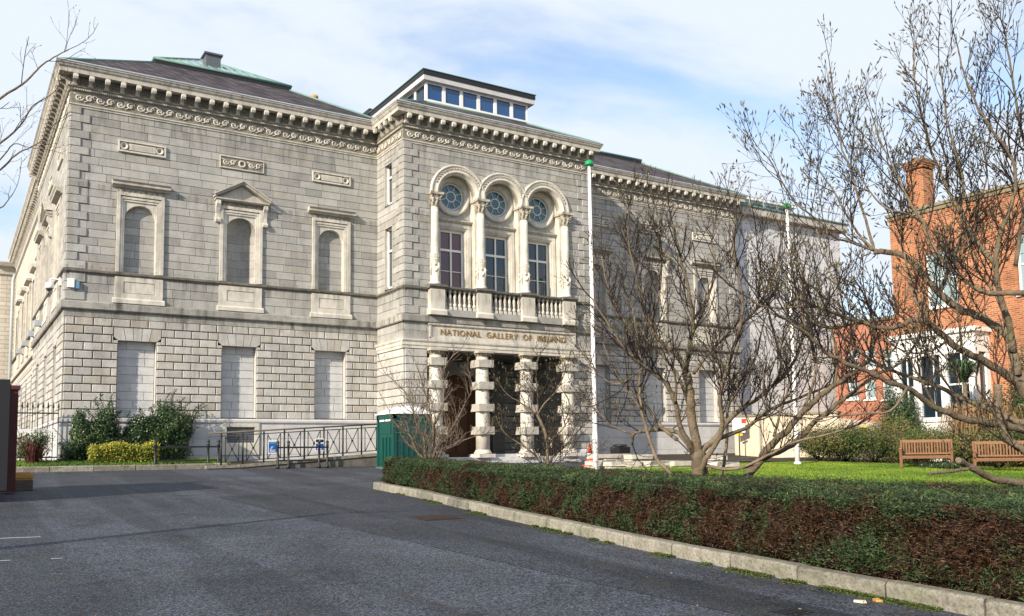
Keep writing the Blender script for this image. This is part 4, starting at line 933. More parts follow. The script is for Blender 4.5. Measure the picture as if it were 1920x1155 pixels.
def skylight(x0, x1, y0, y1, z, h=1.5):
    b = MB(); b.box(x0, x1, y0, y1, z - .35, z + .12, 0, .4); o = b.build('skylight', M['darkmetal'], museum)
    cx_, rz_ = (x0 + x1) / 2, z + .12
    g = MB(); e = [(x0, y0, rz_), (x1, y0, rz_), (x1, y1, rz_), (x0, y1, rz_)]; xm0, xm1, ym = x0 + 2.2, x1 - 2.2, (y0 + y1) / 2
    g.poly([e[0], e[1], (xm1, ym, rz_ + h), (xm0, ym, rz_ + h)], 0, .5); g.poly([e[1], e[2], (xm1, ym, rz_ + h)], 0, .5); g.poly([e[2], e[3], (xm0, ym, rz_ + h), (xm1, ym, rz_ + h)], 0, .5); g.poly([e[3], e[0], (xm0, ym, rz_ + h)], 0, .5)
    g.build('glazing', M['skyglass'], o)
    k_ = MB()
    n = 14
    for i in range(n + 1):
        f_ = i / n; xa = x0 + (x1 - x0) * f_; xb = min(max(xa, xm0), xm1); fr = 1 - (abs(xa - xb) / 2.2 if xa != xb else 0)
        k_.tube([(xa, y0, rz_ + .01), (xb if fr == 1 else xa + (xb - xa) * 0, y0 + (ym - y0) * fr, rz_ + h * fr + .01)], .018, 4, 0, .5)
    for a, c in ((e[0], e[1]), (e[1], e[2]), (e[3], e[0])): k_.tube([a, c], .05, 5, 0, .5)
    k_.tube([(xm0, ym, rz_ + h), (xm1, ym, rz_ + h)], .05, 5, 0, .5); k_.tube([e[0], (xm0, ym, rz_ + h)], .05, 5, 0, .5); k_.tube([e[1], (xm1, ym, rz_ + h)], .05, 5, 0, .5)
    k_.build('glazing_bars', M['copper'], o); return o
sk = skylight(2.90, 7.92, 2.90, 8.4, 15.66); skylight(20.9, 25.6, 2.9, 8.4, 15.66, 1.0)
p = at(392, 118, 31.5)
b = MB(); b.box(4.95, 5.5, 4.0, 4.55, 15.9, 16.86, 0, .5); b.box(4.88, 5.57, 3.93, 4.62, 16.86, 16.92, 0, .3); b.build('roof_ventilator', M['vent'], sk)
# porch lantern
lx0, lx1, ly0, lz0, lz1 = 12.02, 16.63, -.54, 14.80, 15.72
b = MB(); b.box(lx0 + .08, lx1 - .08, ly0 + .10, ly0 + 4.6, lz0 - .2, lz0 + .06, 0, .5)
lan = b.build('roof_lantern', M['whitepaint'], museum)
b = MB()
b.box(lx0 - .18, lx1 + .22, ly0 - .18, ly0 + 4.8, 15.60, 15.80, 0, .5); b.build('lantern_fascia', M['infill'], lan)
b = MB(); b.box(lx0 - .21, lx1 + .25, ly0 - .21, ly0 + 4.85, 15.80, 15.98, 0, .3)
b.build('lantern_roof', M['darkmetal'], lan)
b = MB(); b.box(lx0 - .24, lx1 + .28, ly0 - .24, ly0 + 4.88, 15.98, 16.005, 0, .3); b.build('roof_edge_trim', M['copper'], lan)
n = 6; st = (lx1 - lx0) / n
for i in range(n):
    a = lx0 + i * st; f = MB()
    for q in ((a, a + .07, 14.86, 15.60), (a + st - .07, a + st, 14.86, 15.60), (a + .07, a + st - .07, 14.86, 14.93), (a + .07, a + st - .07, 15.54, 15.60)): f.box(q[0], q[1], ly0, ly0 + .07, q[2], q[3], 0, .6)
    fo = f.build('lantern_window', M['whitepaint'], lan)
    g = MB(); g.poly([(a + .05, ly0 + .04, 14.9), (a + st - .05, ly0 + .04, 14.9), (a + st - .05, ly0 + .04, 15.56), (a + .05, ly0 + .04, 15.56)], 0, .5); g.build('pane', M['blueglass'], fo)
for i in range(5):
    a = ly0 + .07 + i * .9
    for xx in (lx0, lx1 - .07):
        f = MB()
        for q in ((a, a + .07, 14.86, 15.60), (a + .83, a + .9, 14.86, 15.60), (a + .07, a + .83, 14.86, 14.93), (a + .07, a + .83, 15.54, 15.60)): f.box(xx, xx + .07, q[0], q[1], q[2], q[3], 0, .6)
        fo = f.build('lantern_window', M['whitepaint'], lan)
        g = MB(); g.poly([(xx + .035, a, 14.9), (xx + .035, a + .9, 14.9), (xx + .035, a + .9, 15.56), (xx + .035, a, 15.56)], 0, .5)
        g.build('pane', M['glass'], fo)
# brick box with dark capped roof beyond the left hip, and a yellow chimney pot
b = MB(); b.box(14.0, 16.5, 9.0, 12.0, 15.0, 17.75, 0, .5); sb = b.build('stair_tower', M['redbrick2'], museum)
b = MB(); b.box(13.6, 16.9, 8.6, 12.4, 17.75, 18.0, 0, .5); b.build('tower_roof', M['darkmetal'], sb)
p = at(589, 184, 34); b = MB(FR((0, 0, 0), (1, 0, 0), (0, 1, 0))); b.lathe([(.13, p.z - .9), (.14, p.z - .05), (.17, p.z), (.16, p.z + .08), (.10, p.z + .12)], p.x, p.y, 12, 0, .8); b.build('chimney_pot', M['sand'], museum)

# ---- long side range beyond the corner pavilion
xs_ = .26; FS2 = FR((xs_, 0, 0), (0, 1, 0), (-1, 0, 0))
b = MB(FS2); bays2 = [12.25 + 3.3 * k for k in range(6)]
hl = [(c - .57, c + .57, 2.78, 5.18) for c in bays2] + [(c - .6, c + .6, 7.31, 9.7) for c in bays2]
backing(b, 11.2, 31.0, 1.1, 13.0, hl)
for h in hl:
    b.poly([(h[0], -.25, h[2]), (h[1], -.25, h[2]), (h[1], -.25, h[3]), (h[0], -.25, h[3])], 0, .4)
    b.poly([(h[1], 0, h[2]), (h[1], -.25, h[2]), (h[1], -.25, h[3]), (h[1], 0, h[3])], 0, .4); b.poly([(h[0], 0, h[2]), (h[0], -.25, h[2]), (h[0], -.25, h[3]), (h[0], 0, h[3])], 0, .4)
    b.poly([(h[0], 0, h[3]), (h[0], -.25, h[3]), (h[1], -.25, h[3]), (h[1], 0, h[3])], 0, .4)
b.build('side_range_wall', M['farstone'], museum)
P2 = [(xs_, 31.0), (xs_, 11.2)]
for prof, nm, m_ in (([(0, 6.055), (.12, 6.07), (.13, 6.28), (0, 6.32)], 'string_course', 'cornice'), ([(0, 7.17), (.1, 7.22), (.11, 7.29), (0, 7.32)], 'sill_course', 'ledge'), ([(0, 2.6), (.1, 2.62), (.1, 2.7), (0, 2.74)], 'plinth', 'cornice'),
                     ([(0, 12.40), (.09, 12.47), (.03, 12.52), (.035, 12.9), (.13, 13.03), (.07, 13.07), (.07, 13.37), (.36, 13.37), (.39, 13.36), (.39, 13.47), (.475, 13.60), (.475, 13.68), (-1.5, 13.9)], 'cornice', 'cornice')):
    sweep(P2, prof, nm, M[m_], museum)
for r_i in range(12):
    z_ = Z['p1'] + (r_i + 1) * .2575
b = MB(FS2)
for r_i in range(12):
    z_ = Z['p1'] + r_i * .2575
    for a, c in subtract([(11.5, 31.)], [(h[0] - .0, h[1] + .0) for h in hl if h[2] < z_ + .12 < h[3]]): b.block(a, c, z_ + .012, z_ + .2455, 0, .045, .014, 0)
b.build('rusticated_wall', M['rustic'], museum)
for k, c in enumerate(bays2[:5]):
    b = MB(FS2)
    for q in ((c - .71, c - .55, 7.32, 9.78), (c + .55, c + .71, 7.32, 9.78), (c - .55, c + .55, 9.62, 9.78)): b.box(q[0], q[1], 0, .1, q[2], q[3], 0, .6)
    b.box(c - .69, c + .69, 0, .05, 9.8, 10.03, 0, .4); b.box(c - .7, c + .7, 0, .09, 6.45, 7.17, 0, .6)
    if k % 2 == 0:
        b.prism([(0, 10.03), (.16, 10.03), (.24, 10.07), (.24, 10.11), (0, 10.13)], c - .9, c + .9, 0, 0, .5)
        b.prism([(c - .94, 10.12), (c + .94, 10.12), (c, 10.74)], 0, .22, 1, 0, .5)
    else: b.prism([(0, 10.03), (.10, 10.07), (.22, 10.10), (.27, 10.22), (0, 10.25)], c - .87, c + .87, 0, 0, .4)
    b.build('window_surround', M['trim'], museum)
b = MB()
for k in range(42): y_ = 11.6 + k * .464; b.T = FR((xs_, y_, 13.07), (0, 1, 0), (-1, 0, 0)); b.prism([(0.07, 0), (.10, .06), (.2, .18), (.3, .12), (.345, .18), (.3, .285), (.07, .285)], -.06, .06, 0, 0, .6)
tag(b.build('modillion_row', M['trim'], museum), kind='stuff')
# further projecting block with downpipe
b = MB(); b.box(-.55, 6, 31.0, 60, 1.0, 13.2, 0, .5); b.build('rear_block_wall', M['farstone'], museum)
sweep([(-.55, 60), (-.55, 31.0), (6, 31.0)], [(0, 12.5), (.1, 12.6), (.1, 13.0), (.38, 13.05), (.47, 13.25), (0, 13.4)], 'cornice', M['cornice'], museum)
b = MB(); b.tube([(.18, 30.8, 12.6), (.10, 30.7, 12.2), (.10, 30.7, 1.5)], .09, 8, 0, .5); b.build('downpipe', M['lead'], museum)
# body of the building behind (so nothing is open)
b = MB(); b.box(.3, XR - .3, 2.5, 30, 1.0, 13.5, 0, .5); b.build('inner_walls', M['dark'], museum)
b = MB(FX); ashlar(b, 0, 8, 2.7, 12.4, 30, gap=.004, depth=.03, ch=.005); backing(b, 0, 8, 1., 13., w=-.004); b.build('ashlar_wall', M['granite'], museum)

# ================================================================== OTHER BUILDINGS
def wallbox(b, x0, x1, y0, y1, z0, z1, m=0): b.box(x0, x1, y0, y1, z0, z1, m, .5)
ann = thing('annex_building', 'plain pale stone annex with flat ledge and roof rail beyond the gallery', 'building', (33, 3, 1.2))
b = MB(); b.box(28.9, 37.28, .5, 9, .9, 13.0, 0, .5); b.build('wall', M['extstone'], ann)
b = MB(); b.box(28.83, 37.5, .12, 9, 13.0, 13.38, 0, .5); b.build('parapet_ledge', M['cornice'], ann)
b = MB(); b.box(28.83, 37.55, .05, 9, 13.38, 13.44, 0, .5); b.build('ledge_flashing', M['copper'], ann)
b = MB(); b.box(29.4, 34.5, 1.3, 5, 13.44, 14.15, 0, .5); b.box(29.2, 34.7, 1.1, 5.2, 14.15, 14.25, 0, .7); ro = b.build('rooftop_room', M['whitepaint'], ann)
for k in range(5):
    g = MB(); g.box(29.6 + k * .98, 30.35 + k * .98, 1.27, 1.3, 13.55, 14.05, 0, .5); g.build('window', M['teal'], ro)
b = MB()
for k in range(9): b.tube([(29.4 + k * .98, .4, 13.44), (29.4 + k * .98, .4, 14.5)], .022, 5)
for z in (14.0, 14.5): b.tube([(28.9, .4, z), (37.3, .4, z)], .022, 5)
b.build('roof_rail', M['lead'], ann)

brick = thing('brick_house', 'tall orange-red brick house with chimney and white bay window on the right', 'house', (33, -20, .9))
BX = 30.0
def openwall(b, F, u0, u1, z0, z1, holes, m=0, dep=.16):
    bb = MB(F); backing(bb, u0, u1, z0, z1, holes)
    for h in holes:
        for q in (((h[0], 0, h[2]), (h[0], -dep, h[2]), (h[0], -dep, h[3]), (h[0], 0, h[3])), ((h[1], 0, h[2]), (h[1], -dep, h[2]), (h[1], -dep, h[3]), (h[1], 0, h[3])),
                  ((h[0], 0, h[3]), (h[1], 0, h[3]), (h[1], -dep, h[3]), (h[0], -dep, h[3])), ((h[0], 0, h[2]), (h[1], 0, h[2]), (h[1], -dep, h[2]), (h[0], -dep, h[2]))): bb.poly(q, 0, .5)
    return bb
def sash(F, u0, u1, z0, z1, parent, dep=.1, glassm='glass', sill=True, bars=1):
    f = MB(F); w_ = -dep
    for q in ((u0, u0 + .07, z0, z1), (u1 - .07, u1, z0, z1), (u0 + .07, u1 - .07, z0, z0 + .07), (u0 + .07, u1 - .07, z1 - .07, z1), (u0 + .07, u1 - .07, (z0 + z1) / 2 - .03, (z0 + z1) / 2 + .03)): f.box(q[0], q[1], w_ - .05, w_, q[2], q[3], 0, .6)
    if bars: um = (u0 + u1) / 2; f.box(um - .015, um + .015, w_ - .045, w_ - .01, z0 + .07, z1 - .07, 0, .6)
    if sill: f.box(u0 - .06, u1 + .06, -dep, .08, z0 - .09, z0 + .0, 0, .6)
    fo = f.build('window', M['whitepaint'], parent)
    g = MB(F); g.poly([(u0, w_ - .035, z0), (u1, w_ - .035, z0), (u1, w_ - .035, z1), (u0, w_ - .035, z1)], 0, .5); g.build('pane', M[glassm], fo)
FBK = FR((BX, 0, 0), (0, 1, 0), (-1, 0, 0))
H = [(-10.3, -9.0, 7.0, 9.2), (-13.9, -12.6, 7.0, 9.2), (-17.5, -16.2, 7.0, 9.2), (-21.1, -19.8, 7.0, 9.2), (-17.6, -16.0, 2.2, 4.8), (-21.2, -19.6, 2.2, 4.8), (-26, -24.7, 7., 9.2), (-26, -24.5, 2.2, 4.8), (-31, -29.7, 7., 9.2), (-36, -34.7, 7., 9.2)]
bb = openwall(None, FBK, -46, -7.5, .6, 10.85, H); bb.T = ID
bb.box(BX + .35, BX + 9, -46, -7.5, .6, 10.8, 0, .5); bb.build('wall', M['redbrick'], brick)
for h in H: sash(FBK, h[0], h[1], h[2], h[3], brick, bars=1, glassm='skyglass' if h[3] > 7 else 'glass')
b = MB(FBK); b.box(-46, -7.45, -.3, .10, 10.85, 11.0, 0, .4); b.box(-46, -7.42, -.3, .16, 11.0, 11.12, 0, .6); b.build('parapet_coping', M['brickdark'], brick)
b = MB(FBK)
for k in range(150): b.box(-7.6 - k * .25, -7.5 - k * .25, 0, .05, 10.70, 10.845, 0, .5)
b.build('brick_dentils', M['redbrick'], brick)['kind'] = 'stuff'
b = MB(); c0, c1, d0, d1 = BX + .25, BX + 1.0, -8.95, -8.2
b.box(c0, c1, d0, d1, 10.9, 12.85, 0, .5)
for k in range(4): b.box(c0 - .035 * k, c1 + .035 * k, d0 - .035 * k, d1 + .035 * k, 12.8 + k * .08, 12.88 + k * .08, 0, .5)
ch = b.build('chimney', M['redbrick'], brick)
b = MB(); b.box(c0 - .12, c1 + .12, d0 - .12, d1 + .12, 13.12, 13.2, 0, .5); b.build('chimney_cap', M['brickdark'], ch)
for q in (-8.4, -8.75):
    b = MB(); b.lathe([(.09, 13.2), (.08, 13.38), (.10, 13.42)], BX + .6, q, 10, 0, .4); b.build('chimney_pot', M['redbrick2'], ch)
b = MB()
for z_ in (2.0,): b.tube([(BX - .07, -14.9, .9), (BX - .07, -14.9, 10.7)], .05, 8, 0, .5)
b.build('downpipe', M['darkmetal'], brick)
b = MB(FBK)
for h in H: b.box(h[0] - .12, h[1] + .12, 0, .015, h[3], h[3] + .28, 0, .5)
b.build('window_lintels', M['redbrick2'], brick)['kind'] = 'stuff'
# bay window
b = MB(); x0, x1, y0, y1 = BX - 1.0, BX - .005, -11.4, -8.0
b.box(x0, x1, y0, y1, .9, 2.55, 0, .6); b.box(x0, x1, y0, y1, 5.0, 5.75, 0, .6); b.box(x0 - .12, x1, y0 - .12, y1 + .12, 5.75, 5.92, 0, .8); b.box(x0 - .06, x1, y0 - .06, y1 + .06, 2.45, 2.62, 0, .8)
b.box(x0 - .02, x0, y0 + .25, y1 - .25, 1.35, 2.2, 0, .9)
for q in (y0, y0 + 1.12, y0 + 2.24, y1 - .3): b.box(x0 + .02, x0 + .25, q, q + .3, 2.62, 5.0, 0, .6)
b.box(x1 - .25, x1, y0 + .02, y0 + .3, 2.62, 5.0, 0, .6); b.box(x1 - .25, x1, y1 - .3, y1 - .02, 2.62, 5.0, 0, .6)
bay = b.build('bay_window', M['whitepaint'], brick)
b = MB(); b.box(x0 + .12, x1, y0 + .1, y1 - .1, 2.62, 5.0, 0, .5); b.build('pane', M['glass'], bay)
b = MB()
for q in (y0 + .3, y0 + 1.42, y0 + 2.54): b.box(x0 + .08, x0 + .12, q, q + .8 if q < y1 - 1 else y1 - .3, 3.8, 3.86, 0, .6); b.box(x0 + .08, x0 + .12, q + .27, q + .31, 2.62, 5.0, 0, .6)
b.build('glazing_bars', M['whitepaint'], bay)

small = thing('low_brick_house', 'lower dull red brick house with small white windows behind the garden wall', 'house', (39, -2, 1.2))
FB2 = FR((36, 0, 0), (0, 1, 0), (-1, 0, 0)); H2 = []
for px in (1600, 1632, 1666):
    for py0, py1 in ((712, 748), (655, 690)):
        r = ray(px, py1); t = (36 - CAM.x) / r.x; u = CAM.y + r.y * t; z0 = CAM.z + r.z * t; r = ray(px, py0); z1 = CAM.z + r.z * ((36 - CAM.x) / r.x); H2.append((u - .32, u + .32, z0, z1))
bb = openwall(None, FB2, -16, .2, .6, 7.75, H2); bb.T = ID; bb.box(36.35, 44, -16, .2, .6, 7.7, 0, .5); bb.build('wall', M['redbrick2'], small)
for h in H2: sash(FB2, h[0], h[1], h[2], h[3], small, bars=0, glassm='skyglass')
b = MB(FB2); b.box(-16, .25, -.3, .08, 7.75, 7.92, 0, .5); b.build('parapet_coping', M['brickdark'], small)

gw = thing('garden_wall', 'cream rendered wall between the gallery end and the brick houses', 'wall', (29, -3, 1.2))
A, Bp, Cp = at(1377, 808, 40.5), at(1570, 778, 37.5), at(1665, 800, 34.5)
b = MB()
def wallseg(b, p, q, z0, z1a, z1b, th=.35, m=0):
    d = Vector((q.x - p.x, q.y - p.y, 0)).normalized(); n = Vector((-d.y, d.x, 0)) * th
    pts = [(p.x, p.y), (q.x, q.y), (q.x + n.x, q.y + n.y), (p.x + n.x, p.y + n.y)]; zz = [z1a, z1b, z1b, z1a]
    lo = [b.V((x, y, z0)) for x, y in pts]; hi = [b.V((x, y, z)) for (x, y), z in zip(pts, zz)]
    for k in range(4): j = (k+1) % 4; b.face((lo[k], lo[j], hi[j], hi[k]), m, .5)
    b.face(hi, m, .5)
A0 = at(1377, 855, 40.5)
wallseg(b, A, Bp, .9, 2.95, 2.95); wallseg(b, Bp, Cp, .7, 2.75, 2.35)
b.build('wall', M['cream'], gw)
b = MB(); wallseg(b, A + Vector((-.05, -.05, 0)), Bp + Vector((-.05, -.05, 0)), 2.953, 3.05, 3.05, .46); b.build('coping', M['brickdark'], gw)
hs = thing('hydrant_sign', 'small yellow sign fixed to the cream garden wall', 'sign', at(1622, 782, 35.6))
b = MB(); p = at(1622, 782, 35.6); d = (Cp - Bp); d.z = 0; d.normalize(); n = Vector((d.y, -d.x, 0)) * 1.0
def plate(b, p, d, n, w_, h_, th, m=0):
    for (a0, a1, c0, c1, e0, e1) in ((-w_/2, w_/2, -h_/2, h_/2, 0, th),):
        v = [p + d * a + Vector((0, 0, c)) + n * e for e in (e0, e1) for a, c in ((a0, c0), (a1, c0), (a1, c1), (a0, c1))]
        i = [b.V(tuple(q)) for q in v]
        for q in ((0,1,2,3),(4,5,6,7),(0,1,5,4),(1,2,6,5),(2,3,7,6),(3,0,4,7)): b.face([i[k] for k in q], m, .5)
q0 = Bp + (Cp - Bp) * .55; q0.z = 2.2
plate(b, q0 + n * .02, d, n, .30, .36, .02, 0); 
for off in (-.06, .06): plate(b, q0 + d * off + n * .04, d, n, .03, .22, .006, 1)
plate(b, q0 + n * .04, d, n, .12, .03, .006, 1)
b.build('sign_plate', [M['yellow'], M['darkmetal']], hs); LOC[hs] = LOC[hs]
cs = thing('site_notice', 'white site notice board with red mark at the corner of the cream wall', 'sign', at(1382, 800, 39.8))
b = MB(); p = at(1385, 797, 39.6); plate(b, p, R2.normalized(), -_F.normalized(), .55, .65, .02, 0); plate(b, p + R2 * .22 + Vector((0, 0, .18)) - _F * .021, R2, -_F, .2, .2, .01, 1); plate(b, p + Vector((0, 0, -.42)), R2, -_F, .3, .09, .02, 2); plate(b, p + Vector((0, 0, -.9)), R2, -_F, .05, 1.2, .02, 3)
b.build('notice_panel', [M['white'], M['red'], M['yellow'], M['darkmetal']], cs)

# ================================================================== STREET THINGS
def flagpole(px, py, d, htpx, label):
    p = at(px, py, d); g = gz(p.y); p.z = g + (.13 if px > 1300 else 0)
    ztop = CAM.z + ray(px, htpx).z * d / (ray(px, htpx).x * _s + ray(px, htpx).y * _c)
    t = thing('flagpole', label, 'flagpole', p, 'white flagpoles')
    b = MB(); b.lathe([(.085, p.z), (.085, p.z + 1.1), (.07, p.z + 1.25), (.048, ztop - .1)], p.x, p.y, 14, 0, .5); b.build('pole', M['polew'], t)
    b = MB(); b.lathe([(.13, p.z), (.13, p.z + .04), (.09, p.z + .1)], p.x, p.y, 14, 0, .5); b.build('base_collar', M['white'], t)
    b = MB(); b.lathe([(.055, ztop - .1), (.14, ztop - .09), (.145, ztop - .04), (.11, ztop + .04), (.06, ztop + .08), (.02, ztop + .09)], p.x, p.y, 16, 0, .5); b.build('cap', M['greencap'], t)
    b = MB(); b.tube([(p.x + .075, p.y - .02, ztop - .15), (p.x + .12, p.y - .02, (p.z + ztop) / 2), (p.x + .11, p.y - .02, p.z + 1.3)], .006, 4, 0, .5); b.build('rope', M['wood'], t)
    return t
flagpole(1117, 868, 27.5, 305, 'tall white flagpole with green cap standing in front of the entrance porch')
flagpole(1496, 882, 30.5, 385, 'white flagpole with green cap standing on the lawn among magnolia branches')

# portable toilet
tx, ty = 8.72, -4.75; zt = gz(ty)
pt = thing('portable_toilet', 'green portable toilet with domed white roof beside the entrance porch', 'portable toilet', (tx + .6, ty + .6, zt))
b = MB(); W_, D_ = 1.28, 1.2
b.box(tx, tx + W_, ty, ty + D_, zt + .12, zt + 2.1, 0, .4)
for xx in (tx - .03, tx + W_ - .09):
    for yy in (ty - .03, ty + D_ - .09): b.box(xx, xx + .12, yy, yy + .12, zt + .1, zt + 2.12, 0, .8)
b.box(tx - .03, tx + W_ + .03, ty - .03, ty + D_ + .03, zt + 1.95, zt + 2.13, 0, .6)
b.box(tx + .15, tx + W_ - .15, ty - .02, ty, zt + 1.35, zt + 1.85, 0, .9); b.box(tx + .15, tx + W_ - .15, ty - .02, ty, zt + .25, zt + 1.28, 0, .2)
for k in range(5): b.box(tx + .25 + k * .18, tx + .29 + k * .18, ty - .045, ty - .02, zt + .3, zt + 1.22, 0, .9)
b.box(tx - .02, tx, ty + .2, ty + D_ - .2, zt + 1.38, zt + 1.8, 0, .9)
for k in range(3): b.box(tx - .045, tx - .0, ty + .25 + k * .25, ty + .33 + k * .25, zt + .25, zt + 1.25, 0, .9)
b.build('cabin', M['toilet'], pt)
b = MB(); b.box(tx - .05, tx + W_ + .05, ty - .05, ty + D_ + .05, zt, zt + .12, 0, .5); b.build('base', M['vent'], pt)
for k in range(2):
    b = MB(); b.box(tx - .045, tx - .02, ty + .18 + k * .45, ty + .52 + k * .45, zt + 1.86, zt + 1.93, 0, .5); b.build('vent', M['white'], pt)
b = MB(); n = 10; rows = []
for i in range(n + 1):
    f_ = i / n; x = tx - .07 + (W_ + .14) * f_; hh = .30 * math.sin(math.pi * f_) ** .7
    rows.append([b.V((x, ty - .07, zt + 2.13)), b.V((x, ty - .07, zt + 2.16 + hh * .55)), b.V((x, ty + .18, zt + 2.16 + hh)), b.V((x, ty + D_ - .18, zt + 2.16 + hh)), b.V((x, ty + D_ + .07, zt + 2.16 + hh * .55)), b.V((x, ty + D_ + .07, zt + 2.13))])
for A_, B_ in zip(rows, rows[1:]):
    for k in range(5): b.face((A_[k], B_[k], B_[k+1], A_[k+1]), 0, .5, True)
b.face(rows[0], 0, .5); b.face(rows[-1][::-1], 0, .5); b.build('roof', M['toiletroof'], pt)
pt.scale = (1, 1, (at(755, 762, 28.4).z - zt) / 2.46)

# access ramp + railing
rp = thing('access_ramp', 'low stained granite ramp along the front wall up to the porch', 'ramp', (6.5, -2, 1.1))
b = MB(); X0, X1 = 3.6, 9.35; y0, y1 = -2.75, -.13
def rz(x): return 1.17 + max(0, (x - 4.3)) * .064
xs_r = [X0, 4.3, 6.0, 7.6, X1]
for a, c in zip(xs_r, xs_r[1:]):
    b.poly([(a, y0, 1.0), (c, y0, 1.0), (c, y0, rz(c)), (a, y0, rz(a))], 0, .4 + .1 * random.random()); b.poly([(a, y0, rz(a)), (c, y0, rz(c)), (c, y1, rz(c)), (a, y1, rz(a))], 0, .5)
b.poly([(X0, y0, 1.), (X0, y1, 1.), (X0, y1, rz(X0)), (X0, y0, rz(X0))], 0, .5); b.poly([(X1, y0, 1.), (X1, y1, 1.), (X1, y1, rz(X1)), (X1, y0, rz(X1))], 0, .5)
b.build('ramp_slab', M['ledge'], rp)
b = MB(); x = X0
while x < X1 - .1:
    c = min(X1, x + 1.0); i = [b.V(q) for q in ((x + .004, y0 - .04, rz(x) - .02), (c - .004, y0 - .04, rz(c) - .02), (c - .004, y0 + .2, rz(c) - .02), (x + .004, y0 + .2, rz(x) - .02), (x + .004, y0 - .04, rz(x) + .07), (c - .004, y0 - .04, rz(c) + .07), (c - .004, y0 + .2, rz(c) + .07), (x + .004, y0 + .2, rz(x) + .07))]
    t_ = random.random()
    for q in ((0,1,5,4),(4,5,6,7),(1,2,6,5),(2,3,7,6),(3,0,4,7)): b.face([i[k] for k in q], 0, t_)
    x = c
b.build('coping', M['kerb'], rp)
rl = thing('ramp_railing', 'black iron railing with crossed diamond panels along the ramp', 'railing', (6.5, y0 + .08, 1.2))
yr = y0 + .08
def seg(b, p, q, r=.012, m=0): b.tube([p, q], r, 4, m, .5)
b = MB(); seg(b, (3.65, yr, rz(3.65) + 1.02), (X1, yr, rz(X1) + 1.02), .024); b.build('handrail', M['wood'], rl)
b = MB(); seg(b, (3.65, yr, rz(3.65) + .92), (X1, yr, rz(X1) + .92), .014); seg(b, (4.0, yr, rz(4.) + .16), (X1, yr, rz(X1) + .16), .014); b.build('rail_bar', M['darkmetal'], rl)
k = 0; x = 4.05
while x < X1:
    b = MB(); seg(b, (x, yr, rz(x) + .05), (x, yr, rz(x) + 1.02), .028); b.build('post', M['darkmetal'], rl)
    nx = x + .64
    if nx < X1 + .3:
        b = MB(); za = rz(x); zb = rz(nx); xm = (x + nx) / 2; zm = rz(xm) + .54
        for xx in (x + .12, nx - .12): seg(b, (xx, yr, rz(xx) + .16), (xx, yr, rz(xx) + .92), .014)
        seg(b, (x + .12, yr, za + .16), (nx - .12, yr, zb + .92), .013); seg(b, (x + .12, yr, za + .92), (nx - .12, yr, zb + .16), .013)
        b.box(xm - .03, xm + .03, yr - .015, yr + .015, zm - .03, zm + .03, 0, .5)
        b.build('diamond_panel', M['darkmetal'], rl)
    x = nx
def notice(px, py, label, flip):
    d_ = 28.2 if px < 550 else 29.2
    r = ray(px, py); t = (yr - .06 - CAM.y) / r.y; p = CAM + r * t
    t_ = thing('safety_notice', label, 'sign', p, 'blue notices on the ramp railing')
    F = FR((p.x, p.y, p.z), (1, 0, 0), (0, -1, 0)); b = MB(F); b.box(-.14, .14, 0, .012, -.20, .20, 0, .5); b.build('notice_board', M['white'], t_)
    b = MB(F)
    if not flip: b.box(-.125, .125, .013, .017, -.17, .16, 0, .5); b.box(-.11, .11, .0175, .019, .10, .145, 1, .5); b.ring([(.06, 0), (.06, .003), (.0, .003)], 0, -.03, .0175, 0, 2 * math.pi, 14, 1, .5, True)
    else: b.box(-.125, .125, .013, .017, .08, .17, 2, .5); b.box(-.125, .125, .013, .017, -.17, .04, 0, .5); b.ring([(.025, 0), (.025, .003), (.0, .003)], 0, .125, .0175, 0, 2 * math.pi, 10, 3, .5, True)
    for kk in range(4): b.box(-.09, .09 - .03 * (kk % 2), .0175, .019, -.15 + kk * .028 - (0 if flip else .0), -.137 + kk * .028, 3 if flip else 3, .5)
    b.build('printed_panel', [M['blue'], M['lightblue'], M['darkmetal'], M['white']], t_)
notice(511, 838, 'blue notice with pale figure on the ramp railing, the left one', False)
notice(599, 834, 'blue notice with black header on the ramp railing, the right one', True)
def low_barrier(x0, x1, y, label, posts):
    g = gz(y); t = thing('low_barrier', label, 'barrier', ((x0 + x1) / 2, y, g), 'low black barriers before the ramp')
    b = MB()
    for z in (.62, .22): b.box(x0, x1, y - .02, y + .02, g + z, g + z + .05, 0, .5)
    b.build('rail', M['darkmetal'], t)
    for x in posts:
        b = MB(); b.lathe([(.06, g), (.06, g + .08), (.035, g + .1), (.035, g + .68), (.05, g + .70), (.05, g + .73), (.03, g + .75), (.055, g + .79), (.04, g + .84), (.01, g + .86)], x, y, 10, 0, .5); b.build('post', M['darkmetal'], t)
low_barrier(2.2, 4.1, -2.35, 'low black barrier crossing the verge at the foot of the ramp', (2.25, 3.75, 4.05))
low_barrier(5.62, 7.3, -2.98, 'low black barrier rail in front of the middle of the ramp', (5.67, 6.0, 6.98, 7.25))

# iron fence at the left corner
def fence(x0, x1, y, g):
    t = thing('iron_fence', 'rusty spear-topped iron fence at the left corner of the gallery', 'fence', ((x0 + x1) / 2, y, g))
    b = MB()
    for z in (.25, 1.55): b.box(x0, x1, y - .012, y + .012, g + z, g + z + .04, 0, .5)
    b.build('rail', M['darkmetal'], t)
    n = int((x1 - x0) / .135)
    for i in range(n + 1):
        x = x0 + (x1 - x0) * i / n; b = MB(); b.tube([(x, y, g), (x, y, g + 1.72), (x, y, g + 1.74), (x, y, g + 1.80), (x, y, g + 1.92)], [.011, .011, .03, .026, .002], 5, 0, .5); b.build('spear_bar', M['darkmetal'], t)
    b = MB(); b.box(x0, x1 - .05, y - .03, y - .015, g + 1.0, g + 1.10, 0, .5); b.build('cross_board', M['whitepaint'], t)
fence(-1.75, -.12, -.35, 1.28)
